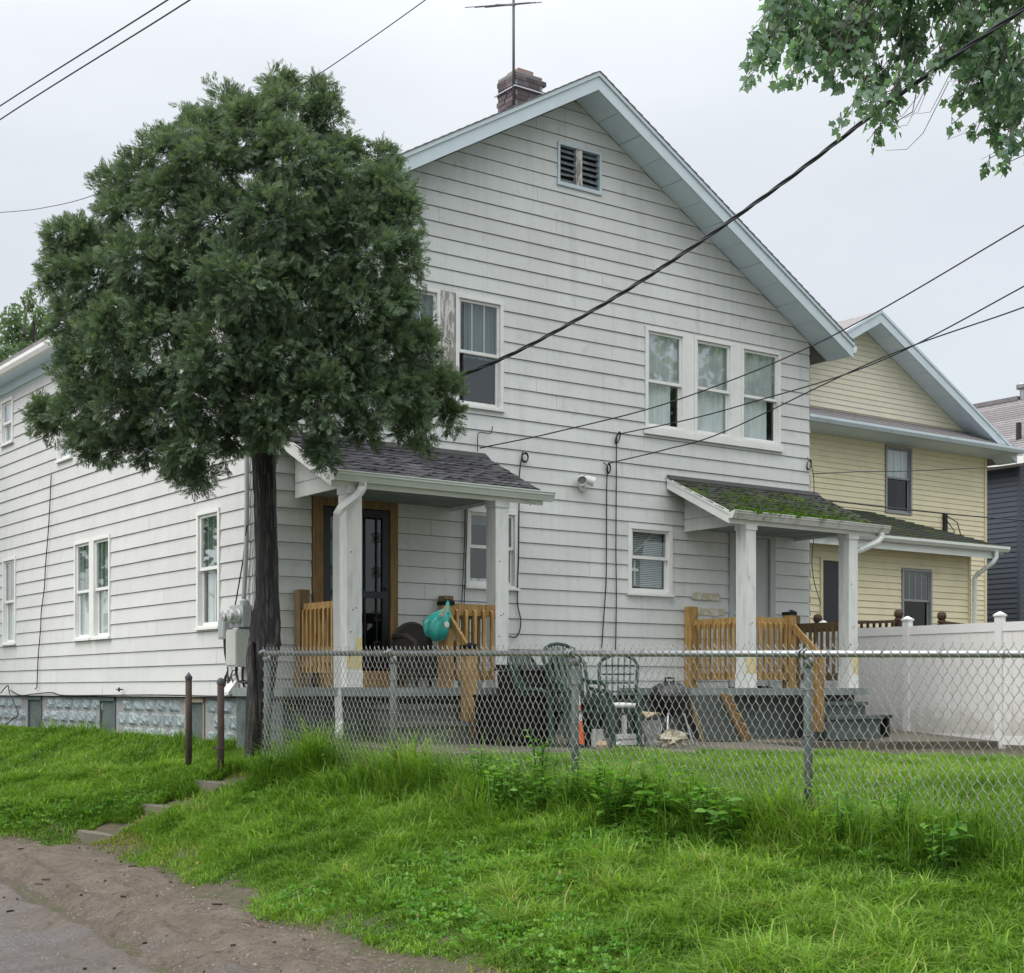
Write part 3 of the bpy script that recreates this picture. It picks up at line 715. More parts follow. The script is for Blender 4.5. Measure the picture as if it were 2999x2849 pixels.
# foundation: rock-face blocks along the side, plain behind the porches
base_open = [(1.45, 2.03), (4.46, 5.06), (7.62, 8.29), (11.2, 11.9)]
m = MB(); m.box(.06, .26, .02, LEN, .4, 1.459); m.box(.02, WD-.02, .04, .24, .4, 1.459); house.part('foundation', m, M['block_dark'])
blocks = []
for v_ in range(6):
    rr = random.Random(40+v_); m = MB(); nu, nz = 8, 5; bw, bh = .194, .0945
    grid = [[None]*(nz+1) for _ in range(nu+1)]
    for i in range(nu+1):
        for j in range(nz+1):
            e1 = min(i, nu-i)/1.5; e2 = min(j, nz-j)/1.2; d = min(1, e1)*min(1, e2)
            dep = .006-.055*d*(.25+.85*rr.random()) + .012*(j/nz)
            grid[i][j] = (dep, -bw+2*bw*i/nu, -bh+2*bh*j/nz)
    for i in range(nu):
        for j in range(nz): m.poly([grid[i][j], grid[i+1][j], grid[i+1][j+1], grid[i][j+1]])
    for a, b in (((0, 0), (nu, 0)), ((nu, 0), (nu, nz)), ((nu, nz), (0, nz)), ((0, nz), (0, 0))):
        p, q_ = grid[a[0]][a[1]], grid[b[0]][b[1]]; m.poly([p, q_, (.03, q_[1], q_[2]), (.03, p[1], p[2])])
    blocks.append(m.mesh('foundation_block', M['block'], fix=False))
for k_ in range(4):
    z = 1.36-k_*.2; u = .2 if k_ % 2 else 0.0
    u -= .2
    while u < 10.6:
        c_ = u+.2
        if not any(a-.12 < c_ < b+.12 for a, b in base_open) and c_ > .1:
            house.inst('foundation_block', random.choice(blocks), (.045, c_, z), (random.choice((0, math.pi)), 0, 0) if False else None)
        u += .4
m = MB()
for a, b in ((0, 1.45), (2.03, 4.46), (5.06, 7.62), (8.29, 11.2)): m.box(.05, .07, a, b, .5, 1.455)
house.part('mortar_bed', m, M['mortar'])
for (a, b), mt in zip(base_open, ('board_tan', 'board_blue', 'board_blue', 'board_blue')):
    m = MB(); m.box(.03, .06, a, a+.03, .7, 1.45); m.box(.03, .2, b-.03, b, .7, 1.45); m.box(.02, .2, a, b, 1.40, 1.45); m.box(-.02, .2, a, b, .70, .76)
    fr_ = house.part('basement_window', m, M['board_tan'] if mt == 'board_tan' else M['board_blue'])
    m = MB(); m.box(.07, .09, a+.035, a+(b-a)*.55, .762, 1.395); house.part('board', m, M[mt], fr_)
    m = MB(); m.box(.16, .18, a+(b-a)*.55, b-.035, .762, 1.395); house.part('dark_pane', m, M['room'], fr_)
    m = MB(); m.box(.065, .10, a+(b-a)*.52, a+(b-a)*.57, .762, 1.395); house.part('stile', m, M[mt], fr_)
# wood framed security door with scroll bars (under the dark porch roof)
m = MB()
for a, b, z0_, z1_ in ((.785, .915, 1.60, 3.90), (1.865, 1.975, 1.60, 3.90), (.915, 1.865, 3.80, 3.90)): m.box(a, b, -.045, .06, z0_, z1_)
house.part('door_jamb', m, M['jamb'])
m = MB(); x0, x1, z0_, z1_ = .93, 1.85, 1.84, 3.79
for a, b, c, d in ((x0, x0+.09, z0_, z1_), (x1-.09, x1, z0_, z1_), (x0+.09, x1-.09, z1_-.09, z1_), (x0+.09, x1-.09, z0_, z0_+.17), (x0+.09, x1-.09, 2.70, 2.78)): m.box(a, b, -.03, .012, c, d)
door = house.part('door', m, M['black_metal'], label='black security door with scroll bars')
m = MB(); m.box(x0+.08, x1-.08, -.004, .002, z0_+.16, z1_-.08); house.part('pane', m, M['door_glass'], door)
m = MB(); m.box(x0, x1, .11, .13, z0_, z1_); house.part('inner_door', m, M['board_blue'], door)
for xb in (1.10, 1.27, 1.39, 1.51, 1.68):
    m = MB(); m.box(xb-.007, xb+.007, -.026, -.012, z0_+.171, 2.699); m.box(xb-.007, xb+.007, -.026, -.012, 2.781, z1_-.091); house.part('bar', m, M['black_metal'], door)
for zc in (2.10, 2.48, 3.02, 3.45):
    for xc in (1.10, 1.39, 1.68):
        m = MB()
        for sx in (-1, 1):
            for sz in (-1, 1):
                pts = [(xc+sx*(.012+.045*math.sin(t*.55)*(1-t/14)), -.03, zc+sz*(.008+.010*t-.0065*max(0, t-5)*1.6)) for t in range(9)]
                m.tube(pts, .006, 4)
        m.lathe([(.002, -.01), (.014, -.004), (.014, .004), (.002, .01)], (xc, -.032, zc), 8)
        house.part('scroll', m, M['black_metal'], door)
m = MB(); m.box(.80, 1.96, -.26, -.05, 1.585, 1.79); house.part('threshold_step', m, M['lumber'])
m = MB(); m.lathe([(.006, 0), (.02, .01), (.024, .03), (.012, .045)], (1.80, -.035, 2.82), 10, Matrix.Rotation(R(90), 3, 'X')); house.part('door_knob', m, M['black_metal'], door)
# grey panelled door under the mossy porch roof
m = MB()
for a, b, z0_, z1_ in ((7.775, 7.85, 1.60, 3.955), (8.63, 8.742, 1.60, 3.955), (7.85, 8.63, 3.86, 3.955)): m.box(a, b, -.04, .05, z0_, z1_)
house.part('door_jamb', m, M['door_grey'])
m = MB(); m.box(7.855, 8.625, .0, .035, 1.62, 3.855); door2 = house.part('door', m, M['door_grey'], label='pale panelled door')
for xa in (7.93, 8.28):
    for za, zb in ((1.80, 2.45), (2.58, 3.22), (3.34, 3.72)):
        m = MB(); m.box(xa, xa+.27, -.008, -.001, za, zb); m.box(xa+.03, xa+.24, -.014, -.0085, za+.03, zb-.03); house.part('door_panel', m, M['door_grey'], door2)
m = MB(); m.lathe([(.006, 0), (.024, .012), (.03, .035), (.014, .055)], (7.90, -.002, 2.60), 10, Matrix.Rotation(R(90), 3, 'X')); m.lathe([(.012, 0), (.022, .008), (.02, .016)], (7.90, -.002, 2.72), 10, Matrix.Rotation(R(90), 3, 'X')); house.part('door_knob', m, M['silver'], door2)
# patches where older paint shows on the siding
for (a, b, z0_, z1_) in ((6.98, 7.62, 2.86, 3.0), (7.05, 7.70, 2.64, 2.78)):
    m = MB(); rr = random.Random(int(a*10)); pw = lambda v: math.copysign(abs(v)**.35, v); pts = [(a+(b-a)*(.5+.5*pw(math.cos(t))*(.80+.2*rr.random())), -.0265, (z0_+z1_)/2+(z1_-z0_)/2*pw(math.sin(t))*(.62+.38*rr.random())) for t in np.linspace(.1, 6.383, 41)[:-1]]
    m.prism(pts, (0, .002, 0)); house.part('paint_patch', m, M['bare_patch'])

# ------------------------------------------------------------------ the two back porches
DZ = 1.585                                   # deck level
def porch(name, label, x0, x1, dx0, dx1, colx, shing, gut, cap_patch):
    th = Thing(name, label, 'porch', ((x0+x1)/2, -.7, 1.0))
    yw, ze, ye, zw = -.03, 4.01, -1.26, 4.60
    m = MB(); m.box(dx0, dx1, -1.42, -.03, DZ-.10, DZ); th.part('deck', m, M['deck'])
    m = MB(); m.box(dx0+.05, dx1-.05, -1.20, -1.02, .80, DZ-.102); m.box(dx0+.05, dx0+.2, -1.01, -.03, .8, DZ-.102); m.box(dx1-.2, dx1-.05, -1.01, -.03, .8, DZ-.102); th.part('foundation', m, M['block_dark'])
    m = MB(); m.prism([(x0+.02, yw, zw-.05), (x0+.02, ye, ze-.05), (x0+.02, ye, ze-.006), (x0+.02, yw, zw-.006)], (x1-x0-.04, 0, 0)); th.part('roof', m, M['lumber_grey'])
    # shingles laid tab by tab
    nrow, ncol = 12, 10; L = math.hypot(yw-ye, zw-ze)+.05; sl = math.atan2(zw-ze, yw-ye)
    ex = L/nrow; tw = (x1-x0)/ncol
    tabs = []
    for v_ in range(4):
        rr = random.Random(v_+9); m = MB(); n_ = 4
        def P(i, j, t):                       # i along x, j up the slope
            return (-tw/2+.004+(tw-.008)*i/n_, (-.004+ex*1.55*j)*math.cos(sl), (-.004+ex*1.55*j)*math.sin(sl)+t)
        lift = [rr.uniform(.004, .011)+(.012 if rr.random() < .25 else 0) for _ in range(n_+1)]
        for i in range(n_):
            m.poly([P(i, 0, .008+lift[i]), P(i+1, 0, .008+lift[i+1]), P(i+1, 1, .001), P(i, 1, .001)])
            m.poly([P(i, 0, lift[i]-.004), P(i+1, 0, lift[i+1]-.004), P(i+1, 0, .008+lift[i+1]), P(i, 0, .008+lift[i])])
        for i in (0, n_): m.poly([P(i, 0, lift[i]-.004), P(i, 0, .008+lift[i]), P(i, 1, .001), P(i, 1, -.001)])
        tabs.append(m.mesh('shingle', M[shing], fix=False))
    for r_ in range(nrow):
        off = (r_ % 2)*tw/2
        for c_ in range(-1, ncol+1):
            xc = x0+tw*(c_+.5)+off
            if xc-tw/2 < x0-.05 or xc+tw/2 > x1+.06: 
                if not (x0-tw*.5 < xc < x1+tw*.3): continue
                xc = min(max(xc, x0+tw*.5-.02), x1-tw*.5+.02)
            d = ex*r_-.05
            th.inst('shingle', random.choice(tabs), (xc, ye+d*math.cos(sl), ze+d*math.sin(sl)+.003+random.uniform(0, .002)+(.0015 if c_ % 2 else 0)), (random.uniform(-.012, .012), random.uniform(-.01, .01), random.uniform(-.014, .014)))
    m = MB(); m.prism([(x0, yw, zw+.01), (x0, yw-.10, zw-.03), (x0, yw-.10, zw-.015), (x0, yw-.008, zw+.055), (x0, yw, zw+.055)], (x1-x0, 0, 0)); th.part('flashing', m, M['sheath'])
    for xa in (x0, x1-.03):
        m = MB(); m.prism([(xa, yw, zw-.145), (xa, ye-.02, ze-.165), (xa, ye-.02, ze-.01), (xa, yw, zw-.005)], (.03, 0, 0)); th.part('fascia', m, M['trim'])
    m = MB(); m.prism([(x0-.012, yw, zw-.035), (x0-.012, ye-.03, ze-.042), (x0-.012, ye-.03, ze+.012), (x0-.012, yw, zw+.018)], (.012, 0, 0)); th.part('drip_edge', m, M['trim'])
    m = MB(); m.box(x0+.03, x1-.03, ye-.018, ye+.005, ze-.16, ze-.02); th.part('fascia', m, M['trim'])
    cw = .195; ca, cb = colx
    for xa in (ca, cb):
        m = MB(); m.box(xa, xa+cw, -1.275, -1.275+cw, DZ+.001, 3.875); col = th.part('post', m, M['column'])
        m = MB(); m.box(xa-.012, xa+cw+.012, -1.29, -1.275+cw+.012, 3.78, 3.872); th.part('post_cap', m, M['column'], col)
        m = MB(); m.box(xa-.008, xa+cw+.008, -1.284, -1.275+cw+.008, DZ+.002, DZ+.20); th.part('post_base', m, M['trim'], col)
        for bz, bx in ((2.45, .08), (2.47, .12), (2.2, .05), (3.1, .06), (1.95, .13)):
            m = MB(); m.lathe([(.008, 0), (.008, .004), (.003, .006)], (xa+bx, -1.2752, bz+.02*math.sin(xa*9+bz)), 8, Matrix.Rotation(R(90), 3, 'X')); th.part('bolt', m, M['rust'], col)
        fr = cap_patch[0 if xa == ca else 1]
        if fr:
            m = MB(); m.box(xa+fr[0]*cw, xa+fr[1]*cw, -1.279, -1.2755, DZ+.202, DZ+.202+fr[2]); th.part('paint_patch', m, M['bare_paint'], col)
    m = MB(); m.box(ca-.01, cb+cw+.01, -1.27, -1.10, 3.876, 4.0); th.part('beam', m, M['trim'])
    m = MB(); m.box(ca+.035, cb+cw-.035, -1.095, -.035, 3.90, 3.915); th.part('ceiling', m, M['deck'])  # dark deck tone used overhead to deepen the shade under the roof
    for xa in (ca+.002, cb+cw-.03):           # boarded infill over the side beams
        m = MB(); m.prism([(xa, -.028, 3.855), (xa, -1.268, 3.862), (xa, -1.268, ze-.055), (xa, -.028, zw-.055)], (.028, 0, 0)); th.part('side_panel', m, M['siding_front'])
        m = MB(); m.box(xa-.004, xa-.001, -1.2, -.03, 4.028, 4.032); th.part('panel_joint', m, M['sheath'])
    gx0, gx1 = gut
    m = MB(); y = ye-.02; prof = [(gx0, y, ze-.10), (gx0, y-.075, ze-.10), (gx0, y-.085, ze-.06), (gx0, y-.115, ze-.03), (gx0, y-.115, ze+.012), (gx0, y-.128, ze+.012), (gx0, y-.128, ze-.001), (gx0, y-.118, ze-.001), (gx0, y-.105, ze-.035), (gx0, y-.078, ze-.09), (gx0, y-.006, ze-.09), (gx0, y, ze-.02)]
    m.prism(prof, (gx1-gx0, 0, -.012)); gt = th.part('gutter', m, M['gutter_moss' if shing == 'moss_shingle' else 'gutter'])
    for xe in (gx0-.003, gx1):
        m = MB(); zz = -.012*(xe-gx0)/(gx1-gx0); m.prism([(xe, y, ze-.10+zz), (xe, y-.075, ze-.10+zz), (xe, y-.115, ze-.03+zz), (xe, y-.12, ze+.008+zz), (xe, y, ze-.02+zz)], (.003, 0, 0)); th.part('end_cap', m, M['gutter'], gt)
    return th
def railing(th, p0, p1, z0, z1, n, mat='lumber', lean=0):
    (xa, ya), (xb, yb) = p0, p1; L = math.dist(p0, p1); d = ((xb-xa)/L, (yb-ya)/L); nn = (-d[1], d[0])
    m = MB(); m.bar((xa, ya, z1-.07), (xb, yb, z1-.07), .04, .14); th.part('rail', m, M[mat])
    m = MB(); m.bar((xa, ya, z0+.055), (xb, yb, z0+.055), .04, .11); th.part('rail', m, M[mat])
    m = MB(); h = z1-z0-.07; m.prism([(-.019, -.019, -h/2), (.019, -.019, -h/2), (.019, -.019, h/2-.02), (-.019, -.019, h/2-.02)], (0, .038, 0)); 
    m = MB(); m.prism([(-.019, -.017, 0), (.019, -.017, 0), (.019, .017, 0), (-.019, .017, 0)], (0, 0, h)); m.v = [(x, y, z if z < h-.001 or y > 0 else h-.022) for x, y, z in m.v]
    me_ = m.mesh('baluster', M[mat])
    sgn = -1 if (nn[1] > 0 or (abs(nn[1]) < .1 and nn[0] > 0)) else 1
    for i in range(n):
        t = (i+.5)/n*L
        th.inst('baluster', me_, (xa+d[0]*t+nn[0]*.039*sgn, ya+d[1]*t+nn[1]*.039*sgn, z0+.005), (0, random.uniform(-.008, .008), math.atan2(d[1], d[0])))
def post(th, x, y, z0, z1, cap, mat='lumber', s=.068):
    m = MB(); m.box(x-s, x+s, y-s, y+s, z0, z1); p = th.part('newel', m, M[mat])
    if cap:
        m = MB(); m.box(x-s-.008, x+s+.008, y-s-.008, y+s+.008, z1+.001, z1+.045); m.prism([(x-s-.008, y-s-.008, z1+.045), (x+s+.008, y-s-.008, z1+.045), (x+s*.5, y-s*.5, z1+.075), (x-s*.5, y-s*.5, z1+.075)], (0, .001, 0))
        m.poly([(x-s*.5, y-s*.5, z1+.075), (x+s*.5, y-s*.5, z1+.075), (x+s*.5, y+s*.5, z1+.075), (x-s*.5, y+s*.5, z1+.075)])
        th.part('cap', m, M['black_plastic'], p)
def stairs(th, x0, x1, n, mat):
    rise = (DZ-1.0)/(n+1)
    for i in range(n):
        z = DZ-rise*(i+1); y = -1.42-.27*(i+1)
        m = MB(); m.box(x0, x1, y, y+.30, z-.05, z); m.box(x0+.02, x1-.02, y+.04, y+.30, .86, z-.051); th.part('step', m, M[mat])
P1 = porch('porch', 'back porch by the arborvitae with dark shingle roof and white downspout', .33, 3.32, -.28, 3.02, (.535, 2.60), 'shingle', (.33, 3.42), ((.6, 1.0, .36), None))
m = MB(); m.box(.535+.0, .73, -1.2795, -1.2757, DZ+.21, DZ+.42); P1.part('paint_patch', m, M['bare_paint'])
post(P1, .593, -.10, DZ, 2.755, False, 'lumber_grey'); railing(P1, (.593, -.17), (.593, -1.07), 1.76, 2.585, 9)
post(P1, 1.893, -1.25, DZ, 2.56, True); railing(P1, (1.965, -1.25), (2.60, -1.25), 1.68, 2.585, 5)
post(P1, 2.66, -.10, DZ, 2.76, False, 'lumber_grey')
railing(P1, (2.72, -1.08), (2.72, -.05), 1.68, 2.585, 9, 'lumber_grey')
post(P1, 1.875, -1.76, 1.0, 2.03, True)
m = MB(); m.bar((1.885, -1.32, 2.42), (1.875, -1.74, 2.02), .04, .09); P1.part('handrail', m, M['lumber'])
stairs(P1, .74, 1.80, 2, 'step_dark')
m = MB(); m.tube([(.70, -1.345, 3.91), (.70, -1.345, 3.85), (.66, -1.36, 3.80), (.60, -1.36, 3.73), (.40, -1.36, 3.58), (.36, -1.36, 3.52), (.355, -1.36, 3.4), (.355, -1.36, 2.6), (.355, -1.38, 1.6), (.355, -1.42, 1.2), (.31, -1.50, 1.10), (.22, -1.64, 1.06)], .052, 4); P1.part('downspout', m, M['trim'])
m = MB(); m.prism([(2.95, -1.30, 3.9), (3.2, -1.30, 3.9), (3.2, -1.30, 3.86)], (0, .02, 0)); P1.part('loose_flashing', m, M['gutter'])

P2 = porch('porch', 'back porch by the vinyl fence with mossy shingle roof', 6.52, 9.66, 5.62, 9.24, (6.86, 8.98), 'moss_shingle', (6.52, 9.78), ((.0, 1.0, .22), (.45, 1.0, .30)))
post(P2, 6.93, -.10, DZ, 2.765, False); railing(P2, (6.93, -.17), (6.93, -1.08), 1.70, 2.575, 9)
post(P2, 7.75, -1.25, DZ, 2.62, True); railing(P2, (7.06, -1.25), (7.68, -1.25), 1.70, 2.575, 6)
railing(P2, (9.10, -1.08), (9.10, -.05), 1.70, 2.575, 9, 'lumber_grey')
post(P2, 9.08, -.10, DZ, 2.70, False, 'lumber_grey')
post(P2, 7.77, -1.76, .98, 2.10, False)
m = MB(); m.bar((7.75, -1.32, 2.46), (7.77, -1.74, 2.08), .04, .09); P2.part('handrail', m, M['lumber'])
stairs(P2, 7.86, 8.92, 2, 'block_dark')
m = MB(); m.tube([(9.62, -1.345, 3.895), (9.62, -1.345, 3.83), (9.55, -1.33, 3.76), (9.30, -1.22, 3.64), (9.22, -1.15, 3.58), (9.22, -1.12, 3.3), (9.22, -1.12, 1.2)], .05, 8); P2.part('downspout', m, M['gutter'])
# moss and weeds along the mossy gutter
def tuft_cloud(pts, sizes, n_per, up=.6, seed=1, wid=.35):
    r = np.random.default_rng(seed); V = []; A = []
    for (x, y, z), s in zip(pts, sizes):
        d = r.normal(size=(n_per, 3)); d[:, 2] = np.abs(d[:, 2])*up+.1; d /= np.linalg.norm(d, axis=1)[:, None]
        l = s*r.uniform(.5, 1.1, n_per)[:, None]; p = np.array([x, y, z])+r.normal(size=(n_per, 3))*s*.35*np.array([1, 1, .25]); sd_ = np.cross(d, r.normal(size=(n_per, 3))); sd_ /= np.linalg.norm(sd_, axis=1)[:, None]
        wv = l*wid
        V.append(np.stack([p, p+d*l*.5+sd_*wv*.5, p+d*l, p+d*l*.5-sd_*wv*.5], 1)); A.append(np.repeat(r.random(n_per), 4))
    V = np.concatenate(V).reshape(-1, 3); nq = len(V)//4
    return V, np.arange(nq*4), np.full(nq, 4), np.concatenate(A)
r = np.random.default_rng(3); pts = []; sz = []
for i in range(150):
    x = 6.6+ (r.beta(1.3, 1.6))*2.25; pts.append((x-P2.org[0], -1.33+r.uniform(-.05, .07)-P2.org[1], 4.0+r.uniform(-.01, .02)-P2.org[2])); sz.append(r.uniform(.03, .075))
for i in range(620):
    x = 8.0+r.normal()*.85; d = abs(r.normal())*.42
    if not 6.6 < x < 9.6: continue
    pts.append((x-P2.org[0], -1.24+d-P2.org[1], 4.03+d*.48-P2.org[2])); sz.append(r.uniform(.015, .035))
v_, l_, s_, a_ = tuft_cloud(pts, sz, 22, .8, 5, .5)
o = link('moss', np_mesh('moss', v_, l_, s_, M['moss'], a_), P2.e); o['kind'] = 'stuff'

# ------------------------------------------------------------------ neighbours
NB = Thing('house', 'yellow vinyl sided house with hipped back porch beyond the white fence', 'house', (16.6, 5, .8))
Y0 = 5.0; xa, xb, xm = 12.35, 20.895, 16.62
zg = lambda x: 9.25-.532*abs(x-xm)
op = [('w', 17.37, 18.27, 5.37, 6.85)]
nwall = lambda u, d, z: (u, Y0-d, z)
cs2 = courses(1.6, 6.86, [(99, .112)])
lap_boards(NB, cs2, xa, xb-.06, op, nwall, M['yellow_siding'], gap=.003, lip=.014, jlen=30, seed=8)
m = MB(); m.box(xb-.06, xb+.02, Y0-.03, Y0+.05, .8, 6.9); NB.part('corner_trim', m, M['yellow_trim'])
cs3 = courses(7.42, 9.2, [(99, .112)])
lap_boards(NB, cs3, xa, xb, [], nwall, M['cream_siding'], [(9.25+.532*xm, -.532), (9.25-.532*xm, .532)], gap=.003, lip=.014, jlen=30, seed=9)
m = shell(op, xa, xb, .7, 7.0, lambda u, d, z: (u, Y0+.002, z)); m.poly([(xa, Y0+.002, 7.0), (xb, Y0+.002, 7.0), (xm, Y0+.002, 9.25)]); m.poly([(xb, Y0, .7), (xb, Y0+11, .7), (xb, Y0+11, 7), (xb, Y0, 7)]); m.poly([(xa, Y0, .7), (xa, Y0+11, .7), (xa, Y0+11, 7), (xa, Y0, 7)]); NB.part('wall', m, M['yellow_siding'], fix=False)
nroof = None
for p, q_ in ((xa-.45, xm), (xb+.45, xm)):
    m = MB(); m.prism([(p, Y0-.5, zg(p)+.03), (q_, Y0-.5, zg(q_)+.03), (q_, Y0-.5, zg(q_)+.25), (p, Y0-.5, zg(p)+.25)], (0, 11.5, 0)); NB.part('roof', m, M['shingle_grey'])
    m = MB(); m.prism([(p, Y0-.53, zg(p)), (q_, Y0-.53, zg(q_)), (q_, Y0-.53, zg(q_)+.20), (p, Y0-.53, zg(p)+.20)], (0, .028, 0)); NB.part('fascia', m, M['fascia'])
    m = MB(); m.prism([(p, Y0-.55, zg(p)+.20), (q_, Y0-.55, zg(q_)+.20), (q_, Y0-.55, zg(q_)+.262), (p, Y0-.55, zg(p)+.262)], (0, .05, 0)); NB.part('rake_trim', m, M['fascia'])
    n_ = 12
    for k_ in range(n_):
        a, b = p+(q_-p)*k_/n_, p+(q_-p)*(k_+1)/n_; g = .006*(1 if q_ > p else -1)
        m = MB(); m.prism([(a+g, Y0-.5, zg(a+g)+.01), (b-g, Y0-.5, zg(b-g)+.01), (b-g, Y0-.5, zg(b-g)+.025), (a+g, Y0-.5, zg(a+g)+.025)], (0, .49, 0)); NB.part('soffit_panel', m, M['soffit'])
# pent roof across the gable foot
def strip_roof(th, x0, x1, ya, za, yb, zb, rows, mat, name='shingle_row', hip=0):
    for k_ in range(rows):
        t0, t1 = k_/rows, (k_+1)/rows
        p0, p1 = ya+(yb-ya)*t0, ya+(yb-ya)*t1+(yb-ya)*.02; z0_, z1_ = za+(zb-za)*t0, za+(zb-za)*t1
        h0, h1 = hip*t0, hip*t1
        m = MB(); m.prism([(x0, p0, z0_+.022), (x1-h0, p0, z0_+.022), (x1-h1, p1, z1_+.010), (x0, p1, z1_+.010)], (0, 0, -.02)); th.part(name, m, M[mat])
strip_roof(NB, xa-.45, xb+.42, Y0-.62, 7.06, Y0-.03, 7.38, 5, 'shingle_grey')
m = MB(); m.prism([(xa-.45, Y0-.62, 7.03), (xa-.45, Y0-.0, 7.36), (xa-.45, Y0, 6.87), (xa-.45, Y0-.6, 6.93)], (xb-xa+.87, 0, 0)); NB.part('pent_soffit', m, M['soffit'])
m = MB(); m.prism([(xa-.45, Y0-.625, 6.93), (xa-.45, Y0-.70, 6.93), (xa-.45, Y0-.74, 7.0), (xa-.45, Y0-.74, 7.05), (xa-.45, Y0-.625, 7.05)], (xb-xa+.90, 0, 0)); NB.part('gutter', m, M['fascia'])
window(NB, nwall, 17.38, 18.26, 5.38, 6.84, 6.15, munt=2, cur=[(0, 1, .55, 1)], trim='grey_trim', lower='screen', sill=False)
# enclosed back porch with hip roof
YP = 3.0; px0, px1 = 12.4, 17.60
pwall = lambda u, d, z: (u, YP-d, z)
opp = [('w', 15.44, 16.38, 1.9, 3.965), ('d', 13.10, 13.98, 1.5, 4.05)]
lap_boards(NB, courses(1.5, 4.36, [(99, .127)]), px0, px1-.06, opp, pwall, M['yellow_siding'], gap=.003, lip=.016, jlen=30, seed=10)
m = MB(); m.box(px1-.06, px1+.015, YP-.03, YP+.03, 1.2, 4.4); NB.part('corner_trim', m, M['yellow_trim'])
m = shell(opp, px0, px1, .7, 4.4, pwall); m.poly([(px1, YP, .7), (px1, Y0, .7), (px1, Y0, 4.4), (px1, YP, 4.4)]); m.poly([(px0, YP, 4.39), (px1, YP, 4.39), (px1, Y0, 4.39), (px0, Y0, 4.39)]); NB.part('porch_wall', m, M['sheath'], fix=False)
lap_boards(NB, courses(1.5, 4.36, [(99, .127)]), YP, Y0, [], lambda u, d, z: (px1+d, u, z), M['yellow_siding'], gap=.003, lip=.016, jlen=30, seed=11)
window(NB, pwall, 15.45, 16.37, 1.92, 3.955, 3.33, munt=3, trim='grey_trim', lower='screen', sill=False)
m = MB(); m.box(13.10, 13.16, YP-.04, YP+.04, 1.5, 4.05); m.box(13.92, 13.98, YP-.04, YP+.04, 1.5, 4.05); m.box(13.16, 13.92, YP-.04, YP+.04, 3.99, 4.05); NB.part('door_frame', m, M['yellow_trim'])
m = MB(); m.box(13.165, 13.915, YP-.01, YP+.03, 1.5, 3.985); NB.part('door', m, M['black_metal'])
strip_roof(NB, px0-.4, 18.22, YP-.4, 4.50, Y0-.03, 5.36, 14, 'moss_shingle', hip=1.46)
m = MB(); m.poly([(18.22, YP-.4, 4.49), (18.22, Y0-.02, 4.49), (16.78, Y0-.02, 5.35)]); NB.part('hip_slope', m, M['moss_shingle'], fix=False)
m = MB(); m.prism([(px0-.4, YP-.39, 4.35), (px0-.4, Y0, 4.37), (px0-.4, Y0, 4.385), (px0-.4, YP-.39, 4.47)], (18.2-px0+.4, 0, 0)); NB.part('porch_soffit', m, M['soffit'])
m = MB(); m.prism([(px0-.4, YP-.405, 4.38), (px0-.4, YP-.48, 4.38), (px0-.4, YP-.52, 4.44), (px0-.4, YP-.52, 4.49), (px0-.4, YP-.405, 4.49)], (18.25-px0+.4, 0, 0)); NB.part('gutter', m, M['gutter'])
m = MB(); m.box(px0-.4, 18.0, YP-.40, YP-.38, 4.24, 4.375); NB.part('fascia', m, M['gutter'])
m = MB(); m.tube([(17.85, YP-.46, 4.38), (17.85, YP-.46, 4.25), (17.80, YP-.42, 4.15), (17.66, YP-.14, 3.92), (17.64, YP-.10, 3.84), (17.64, YP-.10, 1.2)], .05, 8); NB.part('downspout', m, M['gutter'])
m = MB(); m.box(19.32, 19.42, Y0-.08, Y0-.02, 4.85, 5.5); m.tube([(19.37, Y0-.08, 5.45), (19.6, Y0-.2, 5.3), (19.85, Y0-.15, 4.9), (19.9, Y0-.1, 4.6)], .012, 5); m.tube([(19.37, Y0-.08, 5.35), (19.5, Y0-.2, 5.1), (19.55, Y0-.1, 4.7)], .012, 5); NB.part('service_bracket', m, M['cable'])
# deck railing of the yellow house
DK = Thing('deck_railing', 'dark brown wooden deck railing before the yellow house', 'railing', (13.5, 1.4, .9))
def gpt(px, py, Z): return to_house(at(px, py, Z))
a = gpt(2632, 1800, 26.5); b = gpt(2395, 1845, 26.2); c = gpt(2758, 1800, 26.5); d = gpt(2960, 1832, 25.4)
for (p, zt) in ((a, 2.90), (c, 2.86), (b, 2.80)):
    m = MB(); m.box(p[0]-.055, p[0]+.055, p[1]-.055, p[1]+.055, .9, zt-.1); nw = DK.part('newel', m, M['lumber_dark'])
    m = MB(); m.lathe([(.04, -.1), (.078, -.085), (.078, -.05), (.05, -.04), (.075, -.01), (.085, .04), (.07, .09), (.03, .115), (.005, .12)], (p[0], p[1], zt), 12); DK.part('cap', m, M['lumber_dark'], nw)
m = MB(); m.bar((b[0], b[1], 2.74), (a[0], a[1], 2.80), .09, .05); m.bar((b[0], b[1], 1.95), (a[0], a[1], 2.0), .05, .09); DK.part('rail', m, M['lumber_dark'])
m = MB(); m.prism([(-.018, -.018, 0), (.018, -.018, 0), (.018, .018, 0), (-.018, .018, 0)], (0, 0, .78)); bal = m.mesh('baluster', M['lumber_dark'])
for i in range(1, 13): t = i/13; DK.inst('baluster', bal, (b[0]+(a[0]-b[0])*t, b[1]+(a[1]-b[1])*t, 1.99+.05*t))
m = MB(); m.bar((c[0], c[1], 2.78), (d[0], d[1], 2.58), .09, .06); m.bar((a[0], a[1], 2.72), (a[0]+.35, a[1]-.55, 2.45), .07, .06); DK.part('handrail', m, M['lumber_dark'])
m = MB(); m.box(12.2, 17, .6, 2.98, 1.55, 1.65); DK.part('deck', m, M['lumber_dark'])

